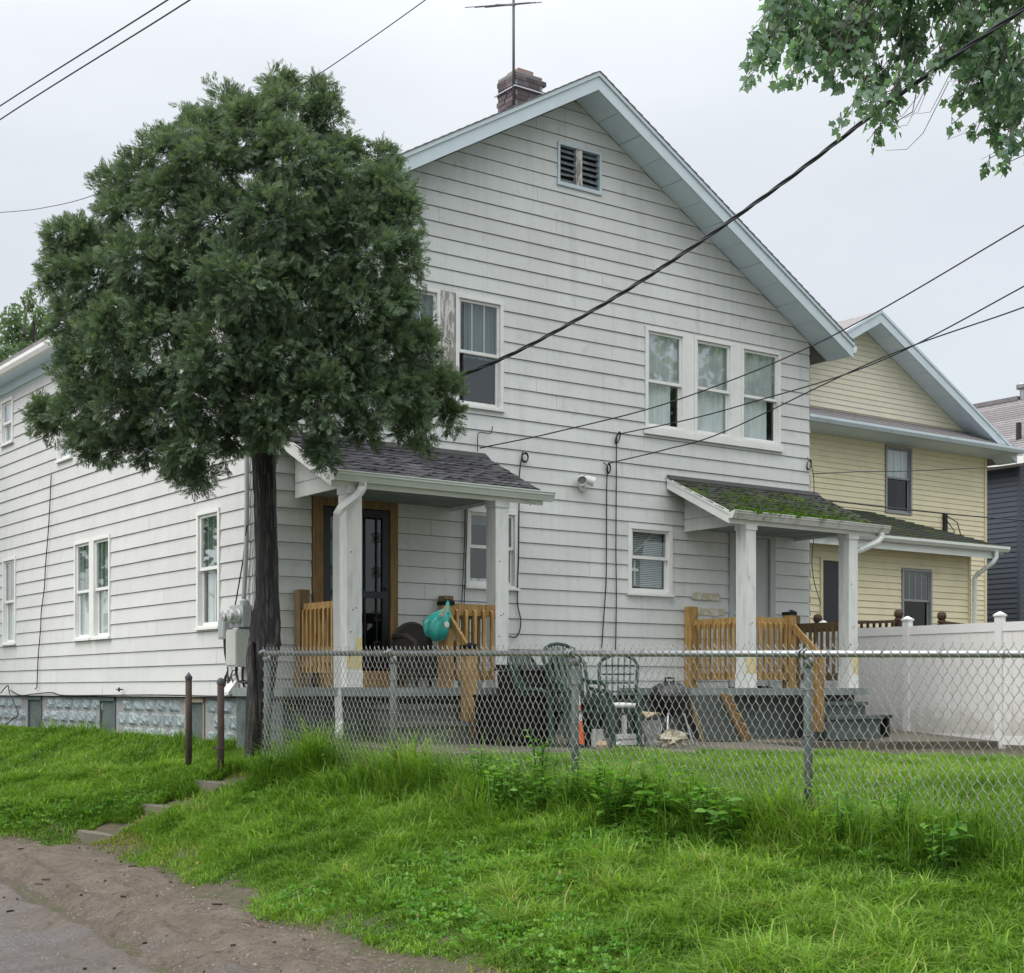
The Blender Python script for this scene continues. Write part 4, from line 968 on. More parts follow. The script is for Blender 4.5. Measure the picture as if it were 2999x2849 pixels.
NV = Thing('house', 'navy sided house with grey shingle roof past the yellow house', 'house', (27, 11, .8))
zr2 = lambda x: 9.70-.56*abs(x-28)
lap_boards(NV, courses(1.2, 7.12, [(99, .127)]), 6.30, 14, [], lambda u, d, z: (24-d, u, z), M['navy_siding'], gap=.004, lip=.02, jlen=30, seed=12)
m = MB(); m.box(23.97, 24.06, 6.22, 6.30, 1, 7.12); NV.part('corner_trim', m, M['navy_siding'])
lap_boards(NV, courses(1.2, 7.12, [(99, .127)]), 24.06, 32, [], lambda u, d, z: (u, 6.24-d, z), M['navy_siding'], gap=.004, lip=.02, jlen=30, seed=13)
m = MB(); m.poly([(24.005, 6.25, .6), (24.005, 16, .6), (24.005, 16, 7.2), (24.005, 6.25, 7.2)]); m.poly([(24.0, 6.25, .6), (32, 6.25, .6), (32, 6.25, 7.2), (28, 6.25, 9.6), (24, 6.25, 7.2)]); NV.part('wall', m, M['navy_siding'], fix=False)
for k_ in range(26):
    t0, t1 = k_/26, (k_+1)/26; p, q_ = 23.6+4.4*t0, 23.6+4.4*t1
    m = MB(); m.prism([(p, 5.8, zr2(p)+.03), (q_+.02, 5.8, zr2(q_)+.02), (q_+.02, 5.8, zr2(q_)-.02), (p, 5.8, zr2(p)-.01)], (0, 11, 0)); NV.part('shingle_row', m, M['shingle_grey'])
m = MB(); m.prism([(28, 5.8, 9.70), (32.4, 5.8, 7.2), (32.4, 5.8, 7.1), (28, 5.8, 9.55)], (0, 11, 0)); NV.part('roof', m, M['shingle_grey'])
m = MB(); m.box(23.55, 23.62, 5.82, 16.8, 7.12, 7.30); m.box(23.62, 23.99, 5.9, 16.5, 7.12, 7.14); m.box(23.6, 24, 5.80, 5.83, 7.1, 7.32); NV.part('gutter', m, M['trim'])
m = MB(); m.prism([(23.55, 5.80, 7.13), (28, 5.80, 9.5), (28, 5.80, 9.72), (23.55, 5.80, 7.33)], (0, .03, 0)); NV.part('fascia', m, M['trim'])
m = MB(); m.box(27.85, 28.1, 9.0, 12.2, 9.66, 9.78); NV.part('ridge_vent', m, M['shingle_grey'])
m = MB(); m.lathe([(.10, 0), (.10, .28), (.19, .30), (.20, .40), (.17, .44), (.05, .46)], (28, 8.9, 9.68), 14); NV.part('roof_vent', m, M['galv'])
m = MB(); m.tube([(24.9, 6.9, 7.9), (24.9, 6.9, 8.4)], .07, 8); NV.part('vent_pipe', m, M['black_metal'])

# white vinyl privacy fence between the lots
VF = Thing('vinyl_fence', 'tall white vinyl privacy fence with square capped posts', 'fence', (11.64, -2, .8))
ys_ = [1.6, -.21, -1.97, -3.75, -5.5, -7.3]; zt = 2.60
for i, y in enumerate(ys_):
    m = MB(); m.box(11.58, 11.70, y-.06, y+.06, .55, zt+.09); p = VF.part('post', m, M['vinyl'])
    m = MB(); z = zt+.091; m.box(11.565, 11.715, y-.075, y+.075, z, z+.03); m.lathe([(.095, 0), (.015, .045)], (11.64, y, z+.03), 4, Matrix.Rotation(R(45), 3, 'Z')); VF.part('cap', m, M['vinyl'], p)
    if i:
        y1 = ys_[i-1]
        m = MB(); m.box(11.615, 11.665, y+.062, y1-.062, zt-.14, zt); VF.part('rail', m, M['vinyl'])
        m = MB(); m.box(11.615, 11.665, y+.062, y1-.062, .72, .85); VF.part('rail', m, M['vinyl'])
        nbd = 10; ww = (y1-y-.13)/nbd
        for k_ in range(nbd):
            a = y+.065+ww*k_; m = MB(); m.box(11.628, 11.652, a+.002, a+ww-.002, .84, zt-.142); VF.part('board', m, M['vinyl_dirty'])

# ------------------------------------------------------------------ chain link fence
def fpt(s, d=0, z=0): return (FA[0]+s*FD[0]+d*FN[0], FA[1]+s*FD[1]+d*FN[1], z)
def rail_z(s): return 1.925-.0197*s
CL = Thing('chain_link_fence', 'galvanised chain link fence with round top rail along the alley bank', 'fence', fpt(0, 0, .72), house=False)
SE = 11.3
m = MB(); m.tube([fpt(-.03, 0, rail_z(-.03)), fpt(SE, 0, rail_z(SE))], .023, 12); CL.part('top_rail', m, M['galv'], smooth=True)
for i, s in enumerate((0.0, 2.175, 4.573, 6.82, 9.1, 11.3)):
    zg_ = float(ground(*fpt(s)[:2]))-.12; x, y, _ = fpt(s, .045)
    m = MB(); z = rail_z(s); rad = .03 if i else .034
    m.tube([(x, y, zg_), (x, y, z-.035)], rad, 12); p = CL.part('post', m, M['galv_post'], smooth=True)
    m = MB(); m.lathe([(rad+.004, -.06), (rad+.004, -.01), (rad*.7, .018), (.004, .03)], (x, y, z-.03), 12)
    m.tube([fpt(s-.02, .04, z-.02), fpt(s-.02, .0, z+.036), fpt(s-.02, -.034, z+.012), fpt(s-.02, -.03, z-.03)], .008, 5); m.tube([fpt(s+.015, .04, z-.02), fpt(s+.015, .0, z+.036), fpt(s+.015, -.034, z+.012), fpt(s+.015, -.03, z-.03)], .008, 5)
    CL.part('cap', m, M['galv'], p, smooth=True)
    for zz in (.25, .55, .85):
        m = MB(); pts = [(x+(rad+.005)*math.cos(t), y+(rad+.005)*math.sin(t), z-zz+.004*t) for t in np.linspace(0, 6.6, 12)]; m.tube(pts, .003, 4); CL.part('tie', m, M['wire'], p)
A_ = .0335; HZ = .0525; NS = 25
wires = []
for ph in (0, 1):
    m = MB(); pts = []; rr = random.Random(ph)
    for k_ in range(NS+1):
        s = A_*((k_+ph) % 2); zz = .060-HZ*k_
        d = .0035 if (k_+ph) % 2 else -.0035
        e_ = .0025*(1 if (k_+ph) % 2 else -1)
        pts.append((s+e_, -d, zz+.004)); pts.append((s+e_, d, zz-.004))
    P = [fpt(a, b-.026, c) for a, b, c in pts]; o_ = fpt(0)
    m.tube([(p[0]-o_[0], p[1]-o_[1], p[2]) for p in P], .00235, 4, cap=False); wires.append(m.mesh('wire', M['wire'], smooth=True))
for i in range(300):
    s = .04+i*A_; p = fpt(s, random.uniform(-.003, .003), rail_z(s)+random.uniform(-.004, .004))
    CL.inst('wire', wires[i % 2], p)
m = MB()
for i in range(26):
    s = .3+i*.42; z = rail_z(s); m.tube([fpt(s+.01*math.sin(t), .028*math.cos(t)-.004, z+.028*math.sin(t)) for t in np.linspace(0, 5.8, 9)], .0025, 4)
o = CL.part('rail_ties', m, M['wire'], kind='stuff')

# two old iron gate posts by the path
for (px, pyb, Z, h, lab, pointed) in ((552, 2228, 16.47, .99, 'rusted iron gate post with pointed top near the foundation', True), (646, 2272, 15.26, 1.03, 'rusted iron gate post with domed cap beside the stone steps', False)):
    x, y, z = at(px, pyb, Z); z = float(ground(x, y))
    t = Thing('gate_post', lab, 'post', (x, y, z), house=False, group='old iron gate posts')
    top = EYE-((1970 if pointed else 1983)-YH)/F*Z
    m = MB(); m.tube([(x, y, z-.15), (x+.004, y, (z+top)/2), (x+.002, y, top-.07)], .037, 10); t.part('shaft', m, M['rust'], smooth=True)
    m = MB(); m.lathe([(.042, 0), (.042, .03), (.036, .032), (.004, .075)] if pointed else [(.043, 0), (.043, .02), (.04, .035), (.028, .055), (.004, .065)], (x+.002, y, top-.07), 12); t.part('cap', m, M['iron_grey'])
    if not pointed: 
        m = MB(); m.lathe([(.046, 0), (.046, .025)], (x, y, z+.30), 12); m.box(x-.09, x-.04, y-.012, y+.012, z+.305, z+.32); t.part('hinge_band', m, M['rust'])

# ------------------------------------------------------------------ trees
def frames(d, r):
    d = d/np.linalg.norm(d, axis=1)[:, None]; a = np.cross(d, r.normal(size=d.shape)); a /= np.linalg.norm(a, axis=1)[:, None]
    return d, a, np.cross(d, a)
def sprays(P, D, L, r, pairs=6, wid=.10, spread=.55, curl=.25):
    """Flat fern-like sprays: an axis leaflet and `pairs` of side leaflets, each a narrow quad."""
    n = len(P); d, a, b = frames(D, r); L = L[:, None]
    out = []; tips = []
    def leaf(t, side, ln):
        tips.append(t)
        base = P+d*L*t - b*L*curl*t*t
        dr = d*math.cos(spread*1.1)+a*side*math.sin(spread*1.1)-b*.15 if side else d-b*curl
        dr = dr+r.normal(size=dr.shape)*.12; l = L*ln; pw = b*0+np.cross(dr, b); wv = l*wid*(1.0 if side else .8)
        out.append(np.stack([base, base+dr*l*.45+pw*wv, base+dr*l, base+dr*l*.45-pw*wv], 1))
    for i in range(pairs):
        t = .05+.135*i; ln = .50-.045*i
        leaf(t, 1, ln); leaf(t+.05, -1, ln)
    leaf(.55, 0, .48)
    V = np.stack(out, 1)                                     # n, leaves, 4, 3
    k = V.shape[1]; A = np.repeat(np.clip(r.random(n)[:, None]*.6+.5*np.array(tips)[None, :], 0, 1).ravel(), 4)  # lighter towards the tips: new growth, with sky-lit highlights put into the colour
    return V.reshape(-1, 3), A
def trunk_mesh(name, pts, rad, mat, org, ridg=.10, n=16, sub=4, seed=0):
    P = np.array(pts, float); t = np.arange(len(P)); ts = np.linspace(0, len(P)-1, (len(P)-1)*sub+1)
    C = np.stack([np.interp(ts, t, P[:, i]) for i in range(3)], 1); rr = np.interp(ts, t, rad); rn = np.random.default_rng(seed)
    ph = rn.uniform(0, 6.28, 4); V = []
    for i, c in enumerate(C):
        z = c[2]
        for k in range(n):
            th_ = 2*math.pi*k/n
            f = 1+ridg*(math.sin(5*th_+ph[0]+z*.9)+.7*math.sin(8*th_+ph[1]-z*1.7)+.4*rn.normal()*.5)
            V.append((c[0]+rr[i]*f*math.cos(th_)-org[0], c[1]+rr[i]*f*math.sin(th_)-org[1], z-org[2]))
    q = [[i*n+k, i*n+(k+1) % n, (i+1)*n+(k+1) % n, (i+1)*n+k] for i in range(len(C)-1) for k in range(n)]
    return np_mesh(name, V, q, np.full(len(q), 4), mat, smooth=True)

# the arborvitae before the house corner
r = np.random.default_rng(11)
tb = at(757, 2238, 15.7); tz = float(ground(tb[0], tb[1])); torg = (tb[0], tb[1], tz)
TR = Thing('arborvitae_tree', 'bushy dark green arborvitae with shaggy bare trunk at the house corner', 'tree', torg, house=False)
tp = [(760, 2275, 15.7), (754, 2180, 15.7), (757, 2080, 15.7), (766, 1980, 15.7), (776, 1900, 15.7), (779, 1845, 15.7), (784, 1750, 15.7), (783, 1600, 15.7), (779, 1450, 15.7), (775, 1320, 15.65), (776, 1180, 15.55), (790, 1000, 15.4), (812, 800, 15.3), (825, 560, 15.2), (840, 380, 15.2)]
link('trunk', trunk_mesh('trunk', [at(*p) for p in tp], [.17, .125, .118, .13, .158, .15, .122, .116, .112, .118, .105, .085, .06, .035, .015], M['bark'], torg, .13, seed=2), TR.e)
m = MB(); m.tube([at(790, 1890, 15.58), at(800, 1930, 15.52), at(790, 2030, 15.55), at(778, 2130, 15.6), at(772, 2240, 15.6)], [.05, .055, .045, .05, .07], 8); m.tube([at(735, 1880, 15.6), at(733, 1930, 15.56), at(745, 2050, 15.6), at(750, 2240, 15.6)], [.03, .05, .05, .06], 8); TR.part('stem', m, M['bark'], smooth=True)
lob = [(1110,150,70),(1100,230,100),(1280,180,70),(1310,280,90),(900,260,110),(1000,330,150),(760,330,100),(620,430,110),(820,480,170),(1150,450,170),(1370,430,90),(1330,560,120),(1530,460,70),(1560,600,130),(1400,680,140),(1600,680,90),(1640,880,100),(500,540,90),(390,570,70),(410,680,80),(640,620,150),(850,700,180),(1080,700,180),(1250,820,180),(1500,850,120),(200,790,90),(290,800,80),(180,950,100),(330,950,150),(520,880,170),(700,950,190),(950,980,200),(1200,1050,190),(1450,1080,160),(1600,1050,90),(250,1130,120),(400,1200,170),(600,1200,190),(850,1250,200),(1100,1300,200),(1350,1300,180),(1550,1250,150),(1690,1230,90),(280,1350,120),(130,1530,80),(250,1520,110),(420,1480,150),(600,1500,170),(820,1480,180),(1050,1480,170),(1280,1450,150),(1480,1450,150),(1650,1450,130),(1790,1420,90),(1830,1540,60),(300,1640,80),(400,1680,60),(560,1680,80),(700,1740,80),(780,1780,60),(740,1650,100),(1290,1650,70),(1310,1720,50),(1450,1600,60),(1680,1590,80),(1700,1660,40),(900,1620,80),(1050,1600,80)]
PP, DD = [], []
limbs = MB()
for li, (lx, ly, lr) in enumerate(lob):
    px, py = 50+.693*lx, 150+.693*ly
    u = (px-715)/640; v = (py-860)/640; edge = max(0, 1-u*u-.8*v*v)
    for layer in (0, 1):
        if layer and lr < 95: continue
        Zc = 15.2-1.55*math.sqrt(edge)*(.75+.35*r.random()) if not layer else 15.3+.5*math.sqrt(edge)*r.random()
        c = np.array(at(px, py, Zc)); rad = lr*.693*Zc/4300*(.90+.1*r.random())
        n = int((1100 if not layer else 270)*(rad/.35)**2*(1.0 if lr > 90 else 1.7))
        d = r.normal(size=(n, 3)); d /= np.linalg.norm(d, axis=1)[:, None]
        rr_ = rad*r.uniform(.45, 1.0, n)**.6
        if layer:
            P = c+d*rr_[:, None]; PP.append(P); DD.append(d+r.normal(size=d.shape)*.7)
        else:                                   # shoots that carry the sprays along their outer part and droop at the end
            K = max(5, n//20); per = 20
            sd = r.normal(size=(K, 3))+np.array([0, -.35, .15]); sd /= np.linalg.norm(sd, axis=1)[:, None]
            ln = rad*np.where(r.random(K) < .16, r.uniform(1.15, 1.5, K), r.uniform(.7, 1.08, K))
            t = r.uniform(.30, 1.0, (K, per))**.75; off = r.normal(size=(K, per, 3))*(.024+.045*(1-t))[:, :, None]
            P = c+sd[:, None]*(ln[:, None]*t)[:, :, None]+off; P[:, :, 2] -= .16*ln[:, None]*t**2.2
            dr = sd[:, None]*.8+r.normal(size=off.shape)*.42; dr[:, :, 2] -= .35*t**2-.12
            PP.append(P.reshape(-1, 3)); DD.append(dr.reshape(-1, 3))
            for a_ in range(0, K, 4): limbs.tube([tuple(c), tuple(c+sd[a_]*ln[a_]*.5), tuple(c+sd[a_]*ln[a_]*.9-np.array([0, 0, .1*ln[a_]]))], [.006, .004, .002], 3, cap=False)
        if not layer and li % 3 == 0 and py < 1120:
            t0 = np.array(at(790, min(1300, py+260), 15.55)); mid = (t0+c)/2+np.array([0, 0, -.08])
            limbs.tube([tuple(t0), tuple(mid), tuple(c)], [.04, .025, .008], 5)
P = np.concatenate(PP); D = np.concatenate(DD)
hx, hy = hloc(P[:, 0], P[:, 1]); ok = ~((hx > -.42) & (hy > -.62) & (P[:, 2] > 5)) & ~((hx > -.12) & (hy > -.12)) & ~((hx > .2) & (hy > -1.45) & (P[:, 2] < 4.75-.0))
P, D = P[ok], D[ok]
L = r.uniform(.07, .135, len(P))
V, A = sprays(P, D, L, r)
V = V-np.array(torg)
o = link('foliage', np_mesh('foliage', V, np.arange(len(V)), np.full(len(V)//4, 4), M['cedar'], A), TR.e); o['kind'] = 'stuff'
TR.part('limb', limbs, M['bark'])
print('cedar quads', len(V)//4)

def star_leaves(P, D, size, r, droop=.5):
    """Palmate leaves: nine-point outline as one polygon each."""
    n = len(P); d, a, b = frames(D, r)
    tpl = [(0, 0), (.22, .28), (.02+.05, .42), (.52, .40), (.50, .16+.02), (1.0, 0), (.50, -.18), (.52, -.40), (.07, -.42), (.22, -.28)]
    tpl = [(0, .0), (.06, .30), (.30, .24), (.44, .50), (.62, .27), (1.05, 0), (.62, -.27), (.44, -.50), (.30, -.24), (.06, -.30)]
    V = np.stack([P+(d*x+a*y-b*(abs(y)*.35+x*x*.12))*size[:, None] for x, y in tpl], 1)
    return V.reshape(-1, 3), np.repeat(r.random(n), len(tpl)), len(tpl)
# silver maple reaching in from beyond the frame: trunk, limbs, hanging twigs and leaves
r = np.random.default_rng(21)
mx_, my_ = 6.6, 11.8; mz = float(ground(mx_, my_)); morg = (mx_, my_, mz)
MT = Thing('maple_tree', 'maple with hanging leafy twigs in the sky above the wires', 'tree', morg, house=False)
link('trunk', trunk_mesh('trunk', [(mx_, my_, mz-.1), (mx_, my_, mz+1), (mx_-.05, my_, mz+3), (mx_-.2, my_, mz+5.5), (mx_-.5, my_+.1, mz+8), (mx_-.9, my_+.2, mz+10)], [.34, .27, .24, .2, .14, .06], M['bark'], morg, .05, seed=5), MT.e)
clus = [(420,120,170),(330,250,120),(230,380,60),(200,480,40),(600,150,200),(560,300,150),(480,480,50),(700,420,90),(800,200,200),(850,350,130),(760,500,50),(950,150,180),(950,550,90),(1050,450,100),(880,690,30),(800,775,25),(1000,650,80),(1050,760,50),(1150,600,80),(1140,790,25),(1010,880,30),(1200,180,180),(1250,350,80),(1200,480,70),(1330,500,50),(1420,380,60),(1480,250,90),(1600,150,180),(1650,350,150),(1800,250,200),(1900,450,180),(1700,550,130),(1570,620,80),(1850,650,150),(1780,850,90),(1660,860,50),(1750,1020,45),(1510,800,35),(1880,1040,45),(1930,880,80),(1960,700,100),
        (450,-60,180),(700,-150,220),(950,-100,220),(1200,-120,220),(1500,-80,220),(1800,-100,240),(2100,50,240),(2200,350,240),(2250,650,200),(2150,880,150),(2500,200,300),(2600,600,250),(2000,-250,300),(2400,-200,300),(1100,-350,260),(1500,-400,300)]
tw = MB(); PP, DD = [], []
for (cx_, cy_, cr_) in clus:
    px, py = 2100+.4552*cx_, .4552*cy_; Zc = 11.6+r.uniform(-.9, .9); rad = cr_*.4552*Zc/4300
    c = np.array(at(px, py, Zc)); n = max(4, int(175*(rad/.18)**2*.8)) if cr_ > 60 else max(5, int(cr_*.32))
    nb_ = max(1, int(n/9))
    for k in range(nb_):
        d = r.normal(size=3); d /= np.linalg.norm(d); s0 = c+d*rad*r.uniform(.1, .85)**.7
        ln = r.uniform(.16, .34)*(1 if cr_ > 60 else .45); hd = np.array([r.normal()*.45, r.normal()*.45, -.8]); hd /= np.linalg.norm(hd)
        p0 = s0-hd*ln*.5; q0 = s0+hd*ln*.1+np.array([0, 0, .01]); q1 = s0+hd*ln*.5
        tw.tube([tuple(p0), tuple(q0), tuple(q1)], [.004, .003, .002], 3, cap=False)
        tw.tube([tuple(c+(p0-c)*.1), tuple(c+(p0-c)*.6+np.array([0, 0, .03])), tuple(p0)], [.0045, .0035, .003], 3, cap=False)
        kk = int(round(n/nb_))
        for j in range(kk):
            t = (j+.6)/kk; q_ = p0+(q1-p0)*t; sd_ = r.normal(size=3)*.6; sd_[2] = -.55-abs(r.normal())*.4
            PP.append(q_+sd_*.03); DD.append(sd_)
    # a twig back towards the limb
    if cr_ <= 999:
        up = c+np.array([r.uniform(.15, .5), r.uniform(-.2, .2), r.uniform(.35, .7)]); tw.tube([tuple(c), tuple((c+up)/2+np.array([.05, 0, -.07])), tuple(up)], [.003, .004, .006], 4, cap=False)
for k in range(9):                                           # bare hanging twigs
    px, py = r.uniform(2620, 2980), r.uniform(180, 440); c = np.array(at(px, py, 11.6)); e = c+np.array([-r.uniform(.1, .35), 0, -r.uniform(.1, .3)])
    tw.tube([tuple(c+np.array([.2, 0, .4])), tuple(c), tuple((c+e)/2+np.array([.02, 0, -.06])), tuple(e)], [.004, .003, .0022, .0015], 3, cap=False)
P = np.array(PP); D = np.array(DD); size = r.uniform(.05, .088, len(P))
V, A, k = star_leaves(P, D, size, r)
o = link('foliage', np_mesh('foliage', V-np.array(morg), np.arange(len(V)), np.full(len(V)//k, k), M['maple'], A), MT.e); o['kind'] = 'stuff'
o = MT.part('twigs', tw, M['twig'], fix=False); o['kind'] = 'stuff'
lm = MB()
for (a, b, c, rs) in (((2.7, .0, 8.3), (4.3, -.2, 9.2), (6.2, .1, 7.0), .1), ((4.3, .4, 7.6), (5.3, .2, 8.0), (6.4, .1, 6.2), .07), ((4.8, -.3, 7.0), (5.5, 0, 7.1), (6.45, 0, 5.6), .05), ((3.4, .3, 7.7), (4.6, .1, 8.6), (6.3, .1, 6.9), .05)):
    lm.tube([(a[0], my_+a[1], a[2]), ((a[0]+b[0])/2, my_+b[1], (a[2]+b[2])/2+.15), (b[0], my_+b[1], b[2]), ((b[0]+c[0])/2, my_, (b[2]+c[2])/2+.2), (c[0], my_+c[1], c[2])], [.012, rs*.35, rs*.55, rs*.8, rs], 7)
MT.part('limb', lm, M['twig'], smooth=True)
print('maple leaves', len(P))
# loose broadleaf tree far behind the eave of the white house
r = np.random.default_rng(31)
bx_, by_ = -13.6, 40.0; bz = float(ground(bx_, by_)); borg = (bx_, by_, bz)
BT = Thing('broadleaf_tree', 'pale airy tree rising behind the eave of the white house', 'tree', borg, house=False)
link('trunk', trunk_mesh('trunk', [(bx_, by_, bz-.1), (bx_+.1, by_, bz+4), (bx_+.3, by_, bz+8), (bx_+.6, by_, bz+11)], [.35, .25, .15, .04], M['bark'], borg, .05, seed=6), BT.e)
PP, DD = [], []; bl = MB()
for (cx_, cy_, cr_) in [(300,250,110),(150,400,150),(450,400,130),(330,130,60),(100,600,130),(300,600,180),(500,600,150),(50,800,120),(250,800,150),(450,850,100),(-150,500,220),(-150,800,220),(560,450,90),(560,700,110),(-300,600,250),(-100,1000,200),(100,1050,150),(300,950,120),(600,900,130)]:
    px, py = .2665*cx_, 820+.2665*cy_; Zc = 40+r.uniform(-1.5, 1.5); rad = cr_*.2665*Zc/4300; c = np.array(at(px, py, Zc)); n = int(210*(rad/.35)**2)
    d = r.normal(size=(n, 3)); d /= np.linalg.norm(d, axis=1)[:, None]; PP.append(c+d*rad*(r.uniform(.1, 1, n)**.6)[:, None]); DD.append(np.array([.5, 0, -.8])+r.normal(size=(n, 3))*.5)
    t0 = np.array([bx_+.3, by_, c[2]-1.6]); bl.tube([tuple(t0), tuple((t0+c)/2+np.array([0, 0, .2])), tuple(c)], [.05, .03, .012], 5)
P = np.concatenate(PP); D = np.concatenate(DD); V, A, k = star_leaves(P, D, r.uniform(.07, .13, len(P)), r)
o = link('foliage', np_mesh('foliage', V-np.array(borg), np.arange(len(V)), np.full(len(V)//k, k), M['far_leaf'], A), BT.e); o['kind'] = 'stuff'
BT.part('limb', bl, M['twig'])
# out-of-view trees at either side, placed where the window glass mirrors them
def far_tree(x, y, h, rad, seed, lab):
    r = np.random.default_rng(seed); org = (x, y, 0.0); t = Thing('shade_tree', lab, 'tree', org, house=False, group='shade trees mirrored in the windows')
    link('trunk', trunk_mesh('trunk', [(x, y, -.1), (x, y, h*.3), (x, y, h*.6), (x, y, h*.9)], [.3, .22, .14, .04], M['bark'], org, .05, seed=seed), t.e)
    n = 2600; c = r.normal(size=(26, 3)); c /= np.linalg.norm(c, axis=1)[:, None]; c = c*rad*(r.uniform(.3, .9, 26)**.5)[:, None]
    cc = c[r.integers(0, 26, n)]; P = np.array([x, y, h*.68])+cc+r.normal(size=(n, 3))*rad*.2; V, A, k = star_leaves(P, r.normal(size=(n, 3))+np.array([0, 0, -.8]), r.uniform(.16, .34, n), r)
    o = link('foliage', np_mesh('foliage', V-np.array(org), np.arange(len(V)), np.full(len(V)//k, k), M['maple'], A), t.e); o['kind'] = 'stuff'
far_tree(13.4, 19.2, 11.5, 2.7, 51, 'shade tree in the yellow house yard, mirrored in the triple window'); far_tree(-13.2, 24.6, 8.5, 2.4, 52, 'shade tree beside the long wall, mirrored in the side windows')

# ------------------------------------------------------------------ overhead lines and cables
def curve_pts(pts, n=10):
    P = [np.array(p, float) for p in pts]; P = [2*P[0]-P[1]]+P+[2*P[-1]-P[-2]]; out = []
    for i in range(1, len(P)-2):
        for k in range(n):
            t = k/n; a, b, c, d = P[i-1:i+3]
            out.append(.5*((2*b)+(-a+c)*t+(2*a-5*b+4*c-d)*t*t+(-a+3*b-3*c+d)*t**3))
    out.append(P[-2]); return out
def cable(pts, rad, label, name='cable', cat='cable', mat='cable', n=10, sides=6, group=None):
    P = curve_pts(pts, n); c = P[0]; m = MB(); m.tube([tuple(p) for p in P], rad, sides)
    return single(name, m, M[mat], label, cat, tuple(c), house=False, group=group, smooth=True)
cable([at(-420, 590, 34), at(0, 310, 27), at(490, 0, 21), at(900, -270, 17)], .012, 'upper of the two parallel power lines over the arborvitae', 'power_line', 'power line', group='parallel power lines')
cable([at(-420, 640, 34), at(0, 350, 27), at(555, 0, 21), at(980, -290, 17)], .012, 'lower of the two parallel power lines over the arborvitae', 'power_line', 'power line', group='parallel power lines')
cable([at(-300, 640, 18), at(0, 622, 16.2), at(140, 606, 15.2), at(290, 565, 14.2), at(560, 440, 13), at(860, 265, 11.6), at(1245, 0, 10), at(1600, -280, 8.6)], .0036, 'thin sagging wire passing the top of the arborvitae', 'overhead_wire', 'wire')
# twisted service drop: three strands round each other
core = curve_pts([at(730, 1215, 16.9), at(900, 1205, 16.4), at(1080, 1172, 15.9), at(1300, 1115, 15.3), at(1500, 1036, 14.7), at(1760, 895, 14.0), at(2000, 742, 13.3), at(2280, 545, 12.5), at(2560, 332, 11.7), at(2800, 160, 11.0), at(2999, 25, 10.4), at(3400, -260, 9.2)], 24)
SD = Thing('service_drop', 'thick twisted service cable crossing the gable to the arborvitae', 'cable', tuple(core[0]), house=False)
for st in range(3):
    pts = []; dist = 0
    for i, p in enumerate(core):
        if i: dist += np.linalg.norm(p-core[i-1])
        t = dist*2*math.pi/.85+st*2.094; rr_ = .0125*min(1, .25+dist/4)
        pts.append((p[0]+.5*rr_*math.cos(t), p[1]+rr_*math.cos(t)*.8, p[2]+rr_*math.sin(t)))
    m = MB(); m.tube(pts, .0088, 6); SD.part('strand', m, M['cable_blue'], smooth=True)
HW = lambda px, py, off: w(*front(px, py, off))
cable([HW(1405, 1312, .10), at(1640, 1262, 18.9), at(1989, 1169, 18.1), at(2430, 987, 16.9), at(2999, 660, 15.2), at(3400, 420, 14)], .009, 'wire running from the dark porch roof up to the sky', 'overhead_wire', 'wire')
cable([HW(1811, 1271, .08), at(2000, 1232, 20.3), at(2187, 1182, 19.4), at(2566, 1062, 17.8), at(2999, 838, 16), at(3400, 610, 14.5)], .009, 'wire from the wall hook above the camera light to the sky', 'overhead_wire', 'wire')
cable([HW(1780, 1357, .08), at(1950, 1316, 20.3), at(2126, 1262, 19.4), at(2582, 1048, 17.5), at(2999, 899, 16), at(3400, 740, 14.5)], .009, 'lower wire crossing the triple window to the sky', 'overhead_wire', 'wire')
cable([w(9.56, -.06, 4.93), at(2520, 1381, 24.5), at(2660, 1379, 26), at(2999, 1364, 29), at(3300, 1350, 31)], .008, 'thin wire from the house corner across the yellow siding', 'overhead_wire', 'wire')
cable([w(9.56, -.05, 4.54), at(2480, 1472, 24), at(2602, 1486, 25.5), at(2780, 1505, 27), at(2999, 1524, 29), at(3300, 1550, 31)], .012, 'thick wire from the house corner past the yellow upper window', 'overhead_wire', 'wire')
def wallcable(px, rad, label, off=.045, sideways=False, name='wall_cable', loops=None):
    f = (lambda p: w(*side(*p, off))) if sideways else (lambda p: w(*front(p[0], p[1], p[2] if len(p) > 2 else off)))
    P = curve_pts([f(p) for p in px], 8); m = MB(); m.tube([tuple(p) for p in P], rad, 6)
    for (cx_, cy_, ra, rb, tilt) in loops or []:
        c = f((cx_, cy_)); pts = [f((cx_+ra*math.cos(t)*math.cos(tilt)-rb*math.sin(t)*math.sin(tilt), cy_+ra*math.cos(t)*math.sin(tilt)+rb*math.sin(t))) for t in np.linspace(0, 6.6, 20)]
        m.tube([tuple(p) for p in pts], rad, 6); pts = [tuple(np.array(p)+np.array([.006, -.008, .012])) for p in pts]; m.tube(pts, rad*.9, 6)
    return single(name, m, M['cable'], label, 'cable', tuple(P[-1]), house=False, smooth=True)
wallcable([(1768, 1355), (1776, 1362), (1780, 1372), (1777, 1420), (1776, 1600), (1775, 1700), (1768, 1810), (1762, 1900)], .0085, 'black cable hanging down the wall with a loop beneath the camera light hook', loops=[(1782, 1373, 5, 13, 0)])
wallcable([(1811, 1271), (1806, 1290), (1805, 1400), (1804, 1600), (1805, 1750), (1803, 1905)], .0085, 'black cable with long loop hanging beside the blinds window', loops=[(1809, 1283, 5, 16, .3)])
